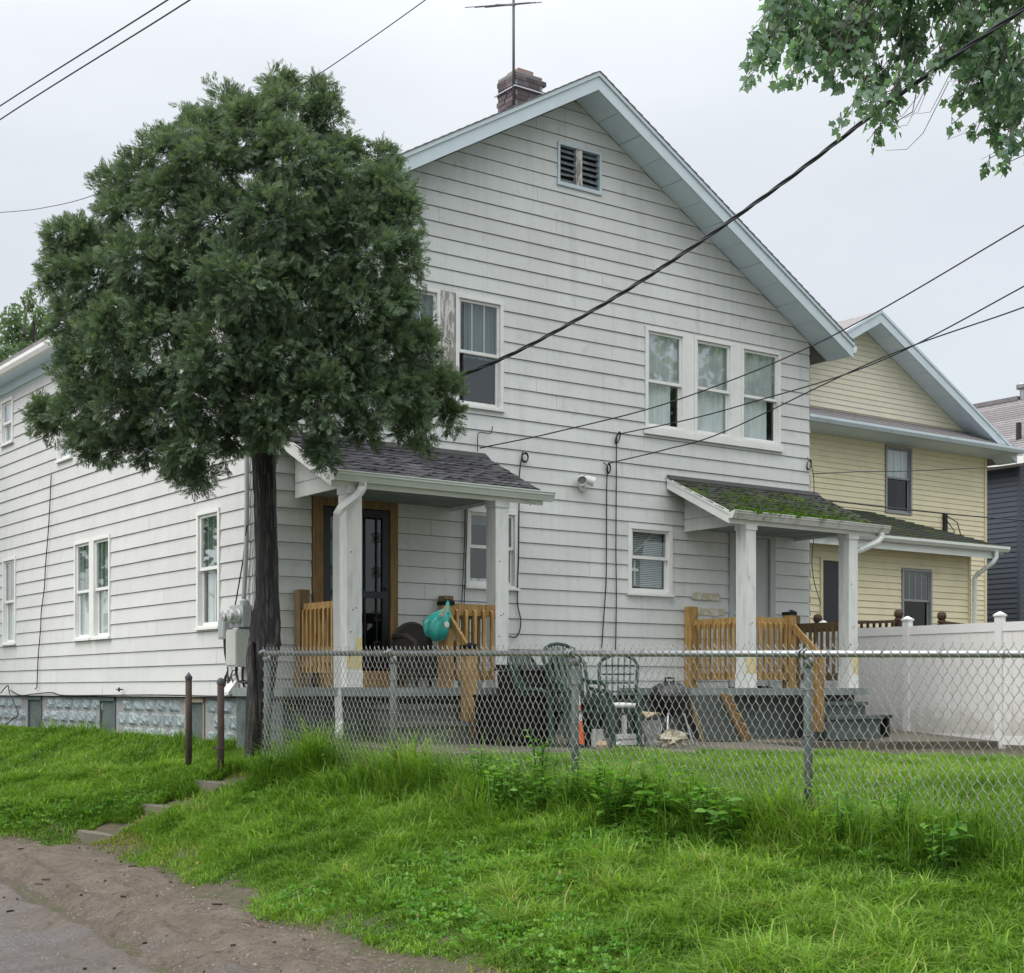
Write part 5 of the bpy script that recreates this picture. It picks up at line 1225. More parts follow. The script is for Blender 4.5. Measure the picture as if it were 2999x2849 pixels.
wallcable([(1531, 1322), (1527, 1345), (1521, 1395), (1520, 1480), (1519, 1620), (1516, 1710), (1516, 1770), (1525, 1815), (1521, 1850), (1508, 1866), (1486, 1862)], .0085, 'black coiled cable by the dark porch roof corner', loops=[(1537, 1341, 9, 13, 0)])
wallcable([(1363, 1478), (1361, 1560), (1356, 1690), (1352, 1775)], .006, 'thin cable along the edge of the lower porch window'); 
wallcable([(1369, 1478), (1366, 1600), (1362, 1700), (1359, 1775)], .006, 'second thin cable hugging the lower porch window frame')
wallcable([(1399, 1322), (1399, 1280), (1402, 1268), (1410, 1266), (1435, 1269), (1441, 1258), (1443, 1248)], .006, 'short bent cable poking up above the dark porch roof')
wallcable([(1537, 1452, .3), (1545, 1465, .3), (1554, 1480, .3)], .006, 'short loose wire end below the porch gutter')
wallcable([(2364, 1340, .06), (2373, 1352, .1), (2381, 1385, .1), (2384, 1430, .1), (2384, 1560, .1), (2378, 1640, .12), (2384, 1700, .14), (2404, 1770, .2)], .007, 'thin cable looping down the far corner of the white house', loops=[(2369, 1362, 6, 14, .2)])
wallcable([(150, 1390), (146, 1480), (141, 1560), (133, 1660), (130, 1720), (121, 1790), (119, 1840), (112, 1920), (109, 1990), (108, 2012), (102, 2018)], .008, 'black cable drooping down the long side wall', sideways=True)
wallcable([(30, 2022), (60, 2036), (100, 2032), (150, 2028), (185, 2036), (300, 2036), (420, 2035), (520, 2036), (590, 2038), (690, 2039), (735, 2034)], .009, 'black cable running along the foot of the side wall', sideways=True)
wallcable([(2, 2030), (14, 2015), (24, 2008), (28, 2030), (46, 2070), (52, 2095), (36, 2106), (4, 2134)], .009, 'bunch of black cables by the side wall edge', sideways=True, off=.08)
# antenna on the chimney
a0 = np.array(w(cx0-.02, cy0+.02, 9.6)); AN = Thing('antenna', 'old television antenna on a thin mast beside the brick chimney', 'antenna', tuple(a0), house=False)
top = np.array(at(1504, -70, a0[1])); m = MB(); m.tube([tuple(a0), tuple(top)], .02, 8); AN.part('mast', m, M['iron_grey'], smooth=True)
k0 = np.array(at(1503, 14, a0[1])); bo = np.array([-.25, .9, .42])
m = MB(); m.tube([tuple(k0+bo*-.1), tuple(k0+bo)], .014, 5); AN.part('boom', m, M['iron_grey'])
for t, l_ in ((.0, .40), (.45, .44), (.9, .48)):
    c = k0+bo*t; m = MB(); m.tube([tuple(c+np.array([-l_, .05, -.014])), tuple(c+np.array([l_, -.05, .014]))], .006, 5); AN.part('element', m, M['iron_grey'])
for zz in (9.72, 10.02): 
    m = MB(); m.box(cx0-.035, cx1+.03, cy0-.03, cy0+.0, zz, zz+.014); m.box(cx0-.035, cx0-.008, cy0+.001, cy1+.03, zz, zz+.014)
    o = link('strap', m.mesh('strap', M['silver'], (0, 0, 0)), AN.e); o.matrix_parent_inverse = AN.e.matrix_basis.inverted(); o.location = w(0, 0, 0); o.rotation_euler = (0, 0, TH)
# street lamp beyond the eave
lp = at(66, 1036, 45); m = MB(); LA = Thing('street_lamp', 'street lamp arm peeking over the side eave', 'street lamp', (lp[0]-2.4, lp[1], 0), house=False)
m.tube([(lp[0]-2.4, lp[1], 0), (lp[0]-2.4, lp[1], lp[2]-.9)], .1, 8); LA.part('pole', m, M['galv']); m = MB(); m.tube([(lp[0]-2.4, lp[1], lp[2]-.95), (lp[0]-1.2, lp[1], lp[2]-.4), (lp[0]-.3, lp[1], lp[2]-.15), (lp[0], lp[1], lp[2])], .04, 6); LA.part('arm', m, M['galv'])
m = MB(); m.lathe([(.03, -.25), (.13, -.2), (.16, -.05), (.11, .1), (.05, .16)], (lp[0]+.05, lp[1], lp[2]+.15), 12, Matrix.Rotation(R(20), 3, 'Y')); LA.part('lamp_head', m, M['white_plastic'])

# ------------------------------------------------------------------ fittings on the walls
SL_ = Thing('security_light', 'white twin headed floodlight on the gable wall', 'light', (4.95, 0, 4.33))
m = MB(); m.lathe([(.055, 0), (.055, .02), (.03, .035)], (4.96, -.02, 4.33), 14, Matrix.Rotation(R(90), 3, 'X')); SL_.part('base', m, M['white_plastic'])
for sgn, tgt in ((-1, (-.45, -.75, -.35)), (1, (.75, -.55, -.35))):
    c = Vector((4.94+.075*sgn, -.13, 4.43)); ax = Vector(tgt).normalized(); rot = ax.to_track_quat('Z', 'Y').to_matrix()
    m = MB(); m.lathe([(.02, -.09), (.045, -.085), (.06, -.03), (.068, .06), (.062, .06), (.05, .02)], c, 16, rot); hd = SL_.part('lamp_head', m, M['white_plastic'], smooth=False)
    m = MB(); m.lathe([(.049, .018), (.052, .03), (.02, .036)], c, 14, rot); SL_.part('lens', m, M['meter_grey'], hd)
    m = MB(); m.tube([(4.955, -.05, 4.35), (4.95, -.10, 4.38), tuple(c-ax*.08)], .012, 6); SL_.part('arm', m, M['white_plastic'])
EM = Thing('electric_meter', 'grey electric meter box with twin glass dials and conduit', 'meter', (-.05, .2, 2.3))
m = MB(); m.box(-.13, -.025, .0, .36, 2.30, 2.56); bx_ = EM.part('box', m, M['meter_grey'])
for s in (.10, .27):
    m = MB(); m.lathe([(.085, 0), (.085, .03), (.075, .035), (.072, .10), (.06, .13), (.01, .138)], (-.131, s, 2.43), 16, Matrix.Rotation(R(-90), 3, 'Y')); EM.part('dial_cover', m, M['silver'], bx_, smooth=False)
m = MB(); m.tube([(-.07, .10, 2.56), (-.07, .10, 2.68), (-.06, .06, 3.2), (-.055, .05, 3.8), (-.055, .06, 4.6), (-.055, .08, 5.4)], .028, 8); EM.part('conduit', m, M['meter_grey'], smooth=True)
m = MB(); m.lathe([(.05, 0), (.05, .05), (.028, .07)], (-.07, .10, 2.56), 10); EM.part('hub', m, M['meter_grey'])
m = MB(); m.tube([(-.07, .02, 3.5), (-.08, .10, 3.1), (-.10, .25, 2.62), (-.10, .28, 2.57)], .009, 5); EM.part('ground_wire', m, M['cable'])
DB = Thing('disconnect_box', 'tall pale grey electrical panel below the meter box', 'electrical box', (-.05, .2, 1.8))
m = MB(); m.box(-.20, -.025, .02, .30, 1.83, 2.27); DB.part('box', m, M['panel_grey']); m = MB(); m.box(-.212, -.2005, .03, .29, 1.85, 2.25); DB.part('door', m, M['panel_grey'])
m = MB(); m.tube([(-.11, .22, 1.83), (-.11, .22, 1.74), (-.11, .17, 1.66), (-.07, .02, 1.64)], .018, 6); m.tube([(-.11, .05, 1.83), (-.10, .08, 1.7), (-.06, .12, 1.6), (-.05, .03, 1.53)], .015, 6); DB.part('conduit', m, M['cable'])
TB = Thing('telephone_box', 'small grey telephone junction box with black wires hanging', 'junction box', (-.05, .6, 2.15))
m = MB(); m.box(-.12, -.025, .52, .70, 2.17, 2.40); TB.part('box', m, M['meter_grey']); m = MB(); m.box(-.128, -.1205, .535, .685, 2.19, 2.38); TB.part('door', m, M['meter_grey'])
m = MB()
for a in (.56, .60, .63): m.tube([(-.08, a, 2.17), (-.08, a-.02, 2.0), (-.06, .56, 1.8), (-.07, .62+(a-.6)*2, 1.62), (-.06, .55, 1.52), (-.06, .40, 1.50)], .009, 5)
for k in range(3): m.tube([(-.07, .56+.06*math.cos(t)+.01*k, 1.64+.10*math.sin(t)) for t in np.linspace(0, 6.28, 14)], .008, 5)
m.tube([(-.05, .30, 1.80), (-.06, .42, 1.79), (-.06, .52, 1.68), (-.06, .55, 1.56)], .008, 5); m.tube([(-.05, .34, 1.76), (-.07, .45, 1.72), (-.07, .37, 1.62)], .008, 5); TB.part('wires', m, M['cable'])
m = MB(); m.prism([(-.03, .33, 1.66), (-.05, .33, 1.67), (-.16, .33, 1.53), (-.16, .33, 1.50), (-.03, .33, 1.52)], (0, .20, 0)); m.lathe([(.05, 0), (.05, .04)], (-.09, .43, 1.49), 10)
single('vent_hood', m, M['white_plastic'], 'white wedge shaped dryer vent hood at the foot of the side wall', 'vent', (-.05, .4, 1.5))
m = MB(); m.lathe([(.006, 0), (.012, .05), (.03, .055), (.03, .07), (.012, .075)], (-.02, 4.0, 1.58), 10, Matrix.Rotation(R(-90), 3, 'Y')); m.box(-.10, -.085, 3.93, 4.07, 1.573, 1.587)
s_ = side(365, 2019); m.v = [(x, y-4.0+s_[1], z-1.58+s_[2]) for x, y, z in m.v]; single('spigot', m, M['cable_blue'], 'garden tap on the side wall near the foundation', 'tap', (-.05, s_[1], s_[2]))

# ------------------------------------------------------------------ things on and about the patio
def pz(x, y): return patio_z(x, y)
x_, y_ = 2.12, -2.25; z_ = pz(x_, y_)
T = Thing('storage_bin', 'large black plastic storage bin before the porch post', 'bin', (x_, y_, z_))
m = MB(); m.prism([(x_-.30, y_-.24, z_+.01), (x_+.30, y_-.24, z_+.01), (x_+.30, y_+.24, z_+.01), (x_-.30, y_+.24, z_+.01)], (0, 0, .53)); m.v = [(x+(.03 if x > x_ else -.03)*(z-z_)/.54, y+(.025 if y > y_ else -.025)*(z-z_)/.54, z) for x, y, z in m.v]; T.part('body', m, M['black_plastic'])
for k in range(7):
    m = MB(); xx = x_-.27+k*.09; m.box(xx-.014, xx+.014, y_-.275, y_-.252, z_+.04, z_+.50); T.part('rib', m, M['black_plastic'])
m = MB(); m.box(x_-.35, x_+.35, y_-.285, y_+.285, z_+.541, z_+.575); T.part('lid', m, M['black_plastic'])
x_, y_ = 2.72, -1.78; z_ = pz(x_, y_)
T = Thing('rubbish_bin', 'charcoal wheeled rubbish bin with sloped lid beside the green chairs', 'bin', (x_, y_, z_))
m = MB(); m.prism([(x_-.22, y_-.22, z_+.02), (x_+.22, y_-.22, z_+.02), (x_+.22, y_+.22, z_+.02), (x_-.22, y_+.22, z_+.02)], (0, 0, .83)); m.v = [(x+(.05 if x > x_ else -.05)*(z-z_)/.85, y+(.05 if y > y_ else -.05)*(z-z_)/.85, z) for x, y, z in m.v]; T.part('body', m, M['grey_plastic'])
m = MB(); m.prism([(x_-.29, y_-.31, z_+.855), (x_-.29, y_+.30, z_+.855), (x_-.29, y_+.28, z_+.93), (x_-.29, y_-.28, z_+.895)], (.58, 0, 0)); T.part('lid', m, M['grey_plastic'])
for sx in (-.2, .2): m = MB(); m.lathe([(.03, -.02), (.09, -.018), (.09, .018), (.03, .02)], (x_+sx, y_+.24, z_+.09), 12, Matrix.Rotation(R(90), 3, 'Y')); T.part('wheel', m, M['black_plastic'])
def plastic_chair(cx_, cy_, yaw, label, grid):
    z_ = pz(cx_, cy_); T = Thing('garden_chair', label, 'chair', (cx_, cy_, z_), group=None)
    ca, sa = math.cos(yaw), math.sin(yaw)
    def X(m): m.v = [(cx_+x*ca-y*sa, cy_+x*sa+y*ca, z_+z) for x, y, z in m.v]; return m
    g = M['green_plastic']
    m = MB(); m.prism([(-.23, -.22, .40), (.23, -.22, .40), (.21, .22, .37), (-.21, .22, .37)], (0, 0, .025)); T.part('seat', X(m), g)
    def bp(u, t): return (u*(.21+.03*t), .21+.20*t*t*.6+.10*t, .40+.66*t)
    m = MB()
    for sx in (-1, 1): m.tube([bp(sx, t) for t in (0, .3, .6, .85)]+[bp(sx*.8, .96), bp(sx*.4, 1.03)], .022, 6)
    m.tube([bp(-.4, 1.03), bp(0, 1.05), bp(.4, 1.03)], .022, 6); T.part('back_frame', X(m), g)
    for k in range(5):
        u = -.62+k*.31; m = MB(); m.bar(bp(u, .04), bp(u, .5), .052 if not grid else .02, .012, (0, 1, 0)); m.bar(bp(u, .5), bp(u, 1.0), .052 if not grid else .02, .012, (0, 1, 0)); T.part('slat', X(m), g)
    if grid:
        for t in (.2, .36, .52, .68, .84): m = MB(); m.bar(bp(-.85, t), bp(.85, t), .02, .012, (0, 1, 0)); T.part('slat', X(m), g)
    for sx in (-1, 1):
        m = MB(); m.tube([bp(sx, .42), (sx*.27, .12, .64), (sx*.275, -.12, .635), (sx*.27, -.22, .60), (sx*.26, -.25, .50)], [.02, .026, .028, .026, .022], 6); T.part('arm', X(m), g)
        m = MB(); m.tube([(sx*.26, -.25, .50), (sx*.25, -.24, .40), (sx*.27, -.28, 0)], [.035, .045, .036], 6); T.part('leg', X(m), g)
        m = MB(); m.tube([(sx*.21, .20, .38), (sx*.25, .30, 0)], [.045, .036], 6); T.part('leg', X(m), g)
    return T
plastic_chair(2.85, -2.62, R(-12), 'green plastic garden chair with upright slats behind the traffic cone', False)
tc = plastic_chair(2.85, -2.52, R(-10), 'green plastic garden chair stacked in the slat backed one', False); tc.e.location.z += .10
tc = plastic_chair(2.60, -2.30, R(14), 'green plastic garden chair tucked between the rubbish bin and the stacked chairs', False)
plastic_chair(3.62, -2.35, R(-42), 'green plastic garden chair with lattice back holding a white cushion', True)
z_ = pz(3.62, -2.35); m = MB(); m.lathe([(.02, -.035), (.19, -.03), (.215, 0), (.19, .03), (.02, .04)], (3.64, -2.38, z_+.47), 14); single('seat_cushion', m, M['white_plastic'], 'white round cushion on the lattice green chair', 'cushion', (3.64, -2.38, z_+.43), smooth=True)
f_ = front(1692, 2148, 2.75); x_, y_ = f_[0], -2.75; z_ = pz(x_, y_)
T = Thing('traffic_cone', 'slim orange and white banded traffic cone leaning by the chairs', 'cone', (x_, y_, z_))
zz = [0, .04, .24, .36, .42, .58, .70]; rad = lambda z: .085-.075*z/.72
m = MB(); m.lathe([(.14, 0), (.14, .03), (.09, .04)], (x_, y_, z_), 8); T.part('base', m, M['black_plastic'])
for a, b, mt in ((.035, .30, 'orange'), (.30, .42, 'white_plastic'), (.42, .48, 'orange'), (.48, .60, 'white_plastic'), (.60, .70, 'orange'), (.70, .725, 'black_plastic')):
    m = MB(); m.lathe([(rad(a), a), (rad(b), b-.001)], (x_, y_, z_), 14); T.part('band', m, M[mt], smooth=False)
# kettle barbecue
x_, y_ = 4.55, -2.25; z_ = pz(x_, y_)
T = Thing('kettle_barbecue', 'black kettle barbecue on thin legs before the mossy porch', 'barbecue', (x_, y_, z_))
m = MB(); m.lathe([(.03, -.24), (.14, -.22), (.235, -.12), (.27, 0), (.275, .01), (.262, .01)], (x_, y_, z_+.56), 22); T.part('bowl', m, M['black_metal'], smooth=True)
m = MB(); m.lathe([(.278, .012), (.27, .05), (.235, .13), (.15, .19), (.03, .215)], (x_, y_, z_+.56), 22); lid = T.part('lid', m, M['black_metal'], smooth=True)
m = MB(); m.tube([(x_-.07, y_, z_+.77), (x_-.07, y_, z_+.82), (x_+.07, y_, z_+.82), (x_+.07, y_, z_+.77)], .014, 6); T.part('handle', m, M['black_plastic'], lid)
m = MB(); m.lathe([(.03, 0), (.03, .012)], (x_+.12, y_-.08, z_+.755), 10); T.part('vent', m, M['silver'], lid)
for k, (dx, dy) in enumerate(((.16, -.14), (-.16, -.14), (0, .2))): m = MB(); m.tube([(x_+dx*.8, y_+dy*.8, z_+.40), (x_+dx*1.35, y_+dy*1.35, z_)], .012, 6); T.part('leg', m, M['silver'])
m = MB(); m.tube([(x_-.2, y_-.18, z_+.13), (x_+.2, y_-.18, z_+.13), (x_, y_+.25, z_+.13), (x_-.2, y_-.18, z_+.13)], .006, 5); T.part('leg_brace', m, M['silver'])
# pale bucket with a cardboard scrap, rubble heap, boards, crates
f_ = front(1904, 2142, 2.6); x_, y_ = f_[0], -2.6; z_ = pz(x_, y_)
T = Thing('paint_bucket', 'splashed grey bucket beside the barbecue with a cardboard scrap on top', 'bucket', (x_, y_, z_))
m = MB(); m.lathe([(.10, 0), (.125, .30), (.13, .31), (.118, .31), (.10, .05)], (x_, y_, z_), 16); T.part('body', m, plain('splashed_bucket', (.20, .22, .21), .7, .3, 9, dirt=(.55, .56, .52), dlo=.5, dhi=.6, dscale=12))
m = MB(); m.tube([(x_+.125*math.cos(t), y_-.03-.10*math.sin(t), z_+.31-.16*math.sin(t)) for t in np.linspace(0, 3.14, 10)], .004, 5); T.part('handle', m, M['silver'])
m = MB(); m.prism([(x_-.15, y_-.10, z_+.335), (x_+.02, y_-.12, z_+.40), (x_+.16, y_-.02, z_+.37), (x_+.13, y_+.1, z_+.36), (x_-.06, y_+.11, z_+.42)], (.004, .0, .012)); single('cardboard_scrap', m, M['cardboard'], 'torn cardboard scrap lying over the splashed bucket', 'cardboard', (x_, y_, z_+.32))
def lump(name, c, rx, ry, rz, mat, label, cat, seed, n=12, k=7, rough=.25):
    rr = random.Random(seed); m = MB(); V = []
    for i in range(k+1):
        ph = math.pi*i/k
        for j in range(n):
            t = 2*math.pi*j/n; f = 1+rr.uniform(-rough, rough)
            V.append((c[0]+rx*math.sin(ph)*math.cos(t)*f, c[1]+ry*math.sin(ph)*math.sin(t)*f, c[2]+max(0, rz+rz*math.cos(ph)*f)))
    m.v = V
    for i in range(k):
        for j in range(n): m.f.append([i*n+j, i*n+(j+1) % n, (i+1)*n+(j+1) % n, (i+1)*n+j])
    return single(name, m, M[mat], label, cat, c)
f_ = front(1968, 2140, 2.75); z_ = pz(f_[0], -2.75); lump('rubble_heap', (f_[0], -2.75, z_-.02), .20, .14, .10, 'beige', 'heap of pale crumpled rags under the barbecue', 'heap', 4, 18, 9, .4)
def plank(p0, p1, wd, th_, mat, name, label, cat='board', up=(0, 1, 0)):
    m = MB(); m.bar(p0, p1, wd, th_, up); return single(name, m, M[mat], label, cat, tuple(p0))
a = front(2046, 2140, 1.75); b = front(2160, 2140, 1.75); zz = pz(a[0], -1.75)
m = MB(); m.prism([(a[0]+.03, -1.85, zz), (b[0]-.02, -1.85, zz), (b[0]+.03, -1.46, zz+.55), (b[0]-.05, -1.44, zz+.60), (a[0]+.12, -1.44, zz+.60), (a[0]+.05, -1.46, zz+.55)], (0, -.02, 0)); single('leaning_panel', m, M['dark_panel'], 'black panel leaning on the mossy porch deck', 'panel', (a[0], -1.85, zz))
m = MB(); x0 = b[0]-.03; pr = []
for k in range(5): t = k/5; pr += [(x0, -1.98+.42*t, zz+.62*t), (x0, -1.98+.42*(t+.1)-.07, zz+.62*(t+.1)+.03)]
pr += [(x0, -1.56, zz+.62), (x0, -1.44, zz+.62), (x0, -1.86, zz)]
m.prism(pr, (.04, 0, 0)); single('stair_stringer', m, M['jamb'], 'notched yellow stair stringer leaning on the deck edge', 'board', (x0, -1.9, zz))
plank((a[0]-.02, -1.86, zz), (a[0]+.10, -1.45, zz+.58), .02, .05, 'lumber_grey', 'lumber_offcut', 'thin lumber offcut leaning beside the black panel')
f0 = front(1785, 2136, 2.6); f1 = front(1882, 2136, 2.6); zz = pz(f0[0], -2.6)
T = Thing('slatted_crate', 'low pale wooden slat frame lying before the lattice chair', 'crate', ((f0[0]+f1[0])/2, -2.6, zz))
for k in range(2): m = MB(); m.box(f0[0], f1[0], -2.62, -2.59, zz+.01+k*.075, zz+.065+k*.075); T.part('slat', m, M['white_plastic'])
for x_ in (f0[0]+.03, (f0[0]+f1[0])/2, f1[0]-.03): m = MB(); m.box(x_-.02, x_+.02, -2.588, -2.54, zz, zz+.36 if x_ > f0[0]+.1 and x_ < f1[0]-.1 else zz+.15); T.part('upright', m, M['white_plastic'])
for i, (pa, pb, mt, lab) in enumerate(((1728, 1744, 'white_plastic', 'small white tub beside the traffic cone base'), (1746, 1762, 'white_plastic', 'scuffed white tub next to the lattice chair leg'), (1708, 1727, 'black_plastic', 'black tub just behind the traffic cone base'))):
    f0 = front(pa, 2146, 2.7); f1 = front(pb, 2146, 2.7); rr_ = (f1[0]-f0[0])/2*1.25; c = ((f0[0]+f1[0])/2, -2.7, pz(f0[0], -2.7)); m = MB(); m.lathe([(rr_*.88, 0), (rr_, .19), (rr_*1.06, .20), (rr_*.9, .205)], c, 12); single('tub', m, M[mt], lab, 'tub', c)
f0 = front(1801, 2158, 2.9); c = (f0[0], -2.9, pz(f0[0], -2.9)+.032); m = MB(); m.lathe([(.022, -.07), (.032, -.06), (.032, .06), (.022, .068)], c, 12, Matrix.Rotation(R(80), 3, 'Y')); single('drink_can', m, M['silver'], 'crushed silver can lying on the patio', 'can', c)
f0 = front(1462, 2100, 1.6)
m = MB(); m.lathe([(.05, 0), (.07, .05), (.05, .09)], (2.75, -3.1, pz(2.75, -3.1)), 9); single('brick_scrap', m, M['cardboard'], 'tan broken block on the patio behind the chairs', 'block', (2.75, -3.1, pz(2.75, -3.1)))
f0 = front(2530, 2140, 1.2); f1 = front(2590, 2140, 1.2); zz = pz(f0[0], -1.2)
T = Thing('low_bench', 'low black bench at the end of the mossy porch deck', 'bench', ((f0[0]+f1[0])/2, -1.2, zz))
m = MB(); m.box(f0[0]-.02, f1[0], -1.35, -1.05, zz+.28, zz+.33); T.part('seat', m, M['dark_panel'])
for x_ in (f0[0]+.03, f1[0]-.08): m = MB(); m.box(x_, x_+.05, -1.33, -1.07, zz, zz+.279); T.part('leg', m, M['dark_panel'])
# black wicker chair on the deck
x_, y_ = 1.98, -.62; z_ = DZ
T = Thing('wicker_chair', 'dark wicker armchair on the porch by the doorway', 'chair', (x_, y_, z_))
m = MB(); m.box(x_-.26, x_+.26, y_-.25, y_+.25, z_+.12, z_+.42); T.part('seat', m, M['wicker'])
for dx in (-.24, .24):
    for dy in (-.23, .23): m = MB(); m.box(x_+dx-.02, x_+dx+.02, y_+dy-.02, y_+dy+.02, z_, z_+.12); T.part('leg', m, M['wicker'])
    m = MB(); m.tube([(x_+dx*1.15, y_+.24, z_+.62), (x_+dx*1.2, y_-.05, z_+.63), (x_+dx*1.15, y_-.25, z_+.55), (x_+dx*1.08, y_-.27, z_+.3)], .035, 8); T.part('arm', m, M['wicker'], smooth=True)
m = MB(); pr = [(x_+.28*math.cos(t), y_+.24, z_+.45+.33*math.sin(t)) for t in np.linspace(0, math.pi, 13)]; m.prism([(x_-.28, y_+.24, z_+.40)]+pr[::-1]+[(x_+.28, y_+.24, z_+.40)], (0, .05, 0)); T.part('backrest', m, M['wicker'])
m = MB(); m.tube([(x_+.29*math.cos(t), y_+.265, z_+.45+.34*math.sin(t)) for t in np.linspace(-.1, math.pi+.1, 16)], .03, 8); T.part('back_rim', m, M['wicker'], smooth=True)
m = MB(); m.box(2.40, 2.62, -.98, -.75, DZ, DZ+.13); m.box(2.39, 2.63, -.99, -.74, DZ+.131, DZ+.16); single('cooler_box', m, M['gutter'], 'pale lidded box on the deck behind the railing', 'box', (2.5, -.85, DZ))
# teal carrier bag on the newel
cx_, cy_, cz_ = 1.71, -1.36, 2.34
T = Thing('carrier_bag', 'crumpled teal plastic bag hung on the porch newel', 'bag', (cx_, cy_, cz_-.2))
rr = random.Random(5); m = MB(); n_, k_ = 36, 12
for i in range(k_+1):
    t = i/k_; z = cz_-.20+.36*t; r0 = [.03, .11, .135, .15, .155, .155, .15, .15, .145, .13, .10, .07, .03][i]; ox = [-.01, -.02, -.02, -.02, -.02, -.02, -.01, 0, .01, .03, .06, .09, .12][i]
    for j in range(n_):
        a = 2*math.pi*j/n_; f = 1+.15*math.sin(a*5+t*3)+.11*math.sin(a*9-t*5+1)+.07*math.sin(a*14+t*9)+rr.uniform(-.03, .03); m.v.append((cx_+ox+r0*f*math.cos(a), cy_+r0*.62*f*math.sin(a), z+.02*math.sin(a*3)))
for i in range(k_):
    for j in range(n_): m.f.append([i*n_+j, i*n_+(j+1) % n_, (i+1)*n_+(j+1) % n_, (i+1)*n_+j])
T.part('body', m, M['teal'], smooth=True)
for oy in (-.03, .03): m = MB(); m.tube([(cx_+.10, cy_+oy, cz_+.12), (cx_+.15, cy_+oy*.5+.04, cz_+.24), (cx_+.19, -1.27, cz_+.285), (cx_+.20, -1.2, cz_+.24)], [.03, .022, .016, .012], 6); T.part('handle', m, M['teal'])
m = MB(); m.lathe([(.036, 0), (.036, .012), (.02, .014)], (cx_+.05, cy_-.10, cz_-.02), 12, Matrix.Rotation(R(90), 3, 'X')); T.part('bottle_lid', m, M['white_plastic'])
m = MB(); m.bar((cx_-.03, cy_-.105, cz_+.08), (cx_+.07, cy_-.09, cz_+.20), .012, .035); T.part('paper_scrap', m, M['cardboard'])

# ------------------------------------------------------------------ grass, weeds, gravel
r = np.random.default_rng(77)
def on_patio(x, y):
    a, b = hloc(x, y); return ((a > .12) & (a < 6.3) & (b > -3.92) & (b < 0)) | ((a > 6.2) & (b > -2.0) & (b < 0))
def in_house(x, y):
    a, b = hloc(x, y); return (a > -.02) & (b > -.03)
STEPS = [hit(692, 2292), hit(528, 2360), hit(322, 2436)]
def low_noise(x, y, f=.5, ph=0):
    return np.clip(.5+.75*vnoise(x, y, 1.1*f, int(ph*10)+3)+.55*vnoise(x, y, 3.1*f, int(ph*10)+7), 0, 1)
def sample(n, smin, smax, nmin, nmax):
    s = r.uniform(smin, smax, n); q_ = r.uniform(nmin, nmax, n); x, y = wsn(s, q_)
    vis = (np.abs(x/np.maximum(y, .1)) < .62) & (y > 5.2) & (y < 32)
    return s[vis], q_[vis], x[vis], y[vis]
def blades(x, y, h, wd, lean, r, zoff=-.01):
    n = len(x); z = ground(x, y)+zoff; P = np.stack([x, y, z], 1)
    t = r.uniform(0, 2*np.pi, n); ld = np.stack([np.cos(t), np.sin(t), np.zeros(n)], 1); t2 = t+np.pi/2+r.normal(size=n)*.5
    sd_ = np.stack([np.cos(t2), np.sin(t2), np.zeros(n)], 1)*(wd/2)[:, None]
    up = np.array([0, 0, 1.0]); hl = (h*lean)[:, None]
    m1 = P+up*(h*.55)[:, None]+ld*hl*.25; m2 = P+up*(h*(.98-.28*lean))[:, None]+ld*hl*.95
    V = np.stack([P-sd_, P+sd_, m1+sd_*.85, m1-sd_*.85, m2], 1)
    i = np.arange(n)[:, None]*5
    L = np.concatenate([i+np.array([[0, 1, 2, 3]]), i+np.array([[3, 2, 4]])], 1).ravel()
    return V.reshape(-1, 3), L, np.tile([4, 3], n), np.repeat(r.random(n), 5)
def grass(name, n, region, hfun, wfun, leanr, mat, keep):
    s, q_, x, y = sample(n, *region); k = keep(s, q_, x, y); s, q_, x, y = s[k], q_[k], x[k], y[k]
    cl = vnoise(x, y, 3.3, 41)+.8*vnoise(x, y, 8, 42); h = hfun(s, q_, x, y)*r.uniform(.5, 1.3, len(x))*np.clip(1+.9*cl, .4, 2); V, L, Z, A = blades(x, y, h, wfun(y)*r.uniform(.7, 1.3, len(x)), r.uniform(*leanr, len(x)), r)
    A = np.clip(A*.75+.55*((low_noise(x, y, 1.2, 2)+.5*cl)[:, None]*np.ones(5)).ravel()-.2, 0, 1)
    o = link(name, np_mesh(name, V, L, Z, mat, A)); o['kind'] = 'stuff'; print(name, len(x)); return o
def nearstep(x, y):
    ok = np.ones(len(x), bool)
    for i, (px, py, _) in enumerate(STEPS): a_ = (x-px)*.743-(y-py)*.669; b_ = (x-px)*.669+(y-py)*.743; ok &= ~((np.abs(a_) < (.42, .36, .28)[i]) & (np.abs(b_+.03) < .17))
    return ok
edge_j = lambda s, x, y: n_edge(s)+.22*np.sin(x*3.1)*np.sin(y*2.3)+.10*np.sin(x*9+y*7)+.05
dirt_path = lambda s, q_, x, y: ~((s > -1.15) & (s < .05) & (q_ < 8.3) & (q_ > 6.2) & (low_noise(x, y, 3.5, 1) > .58-.20*np.exp(-((s+.45)/.35)**2)))
land = lambda s, q_, x, y: (q_ > edge_j(s, x, y)+np.abs(r.normal(size=len(x)))*.16) & ~on_patio(x, y) & ~in_house(x, y) & nearstep(x, y) & dirt_path(s, q_, x, y)
hz = lambda s, q_, x, y: (.075+.05*low_noise(x, y, 1.3, .5))*np.clip((q_-n_edge(s))/.5, .45, 1)
wf = lambda y: np.maximum(.0085, .00072*y)
grass('lawn_grass', 520000, (-6, 11.5, 4.3, 7.9), lambda s, q_, x, y: hz(s, q_, x, y)*1.25*(1+.6*(r.random(len(x)) < .05)), wf, (.35, 1.7), M['grass'], land)
grass('lawn_grass', 400000, (-2.6, 11.5, 7.8, 14), lambda s, q_, x, y: .065+.04*low_noise(x, y, 1.3, 4), wf, (.3, 1.1), M['grass'], land)
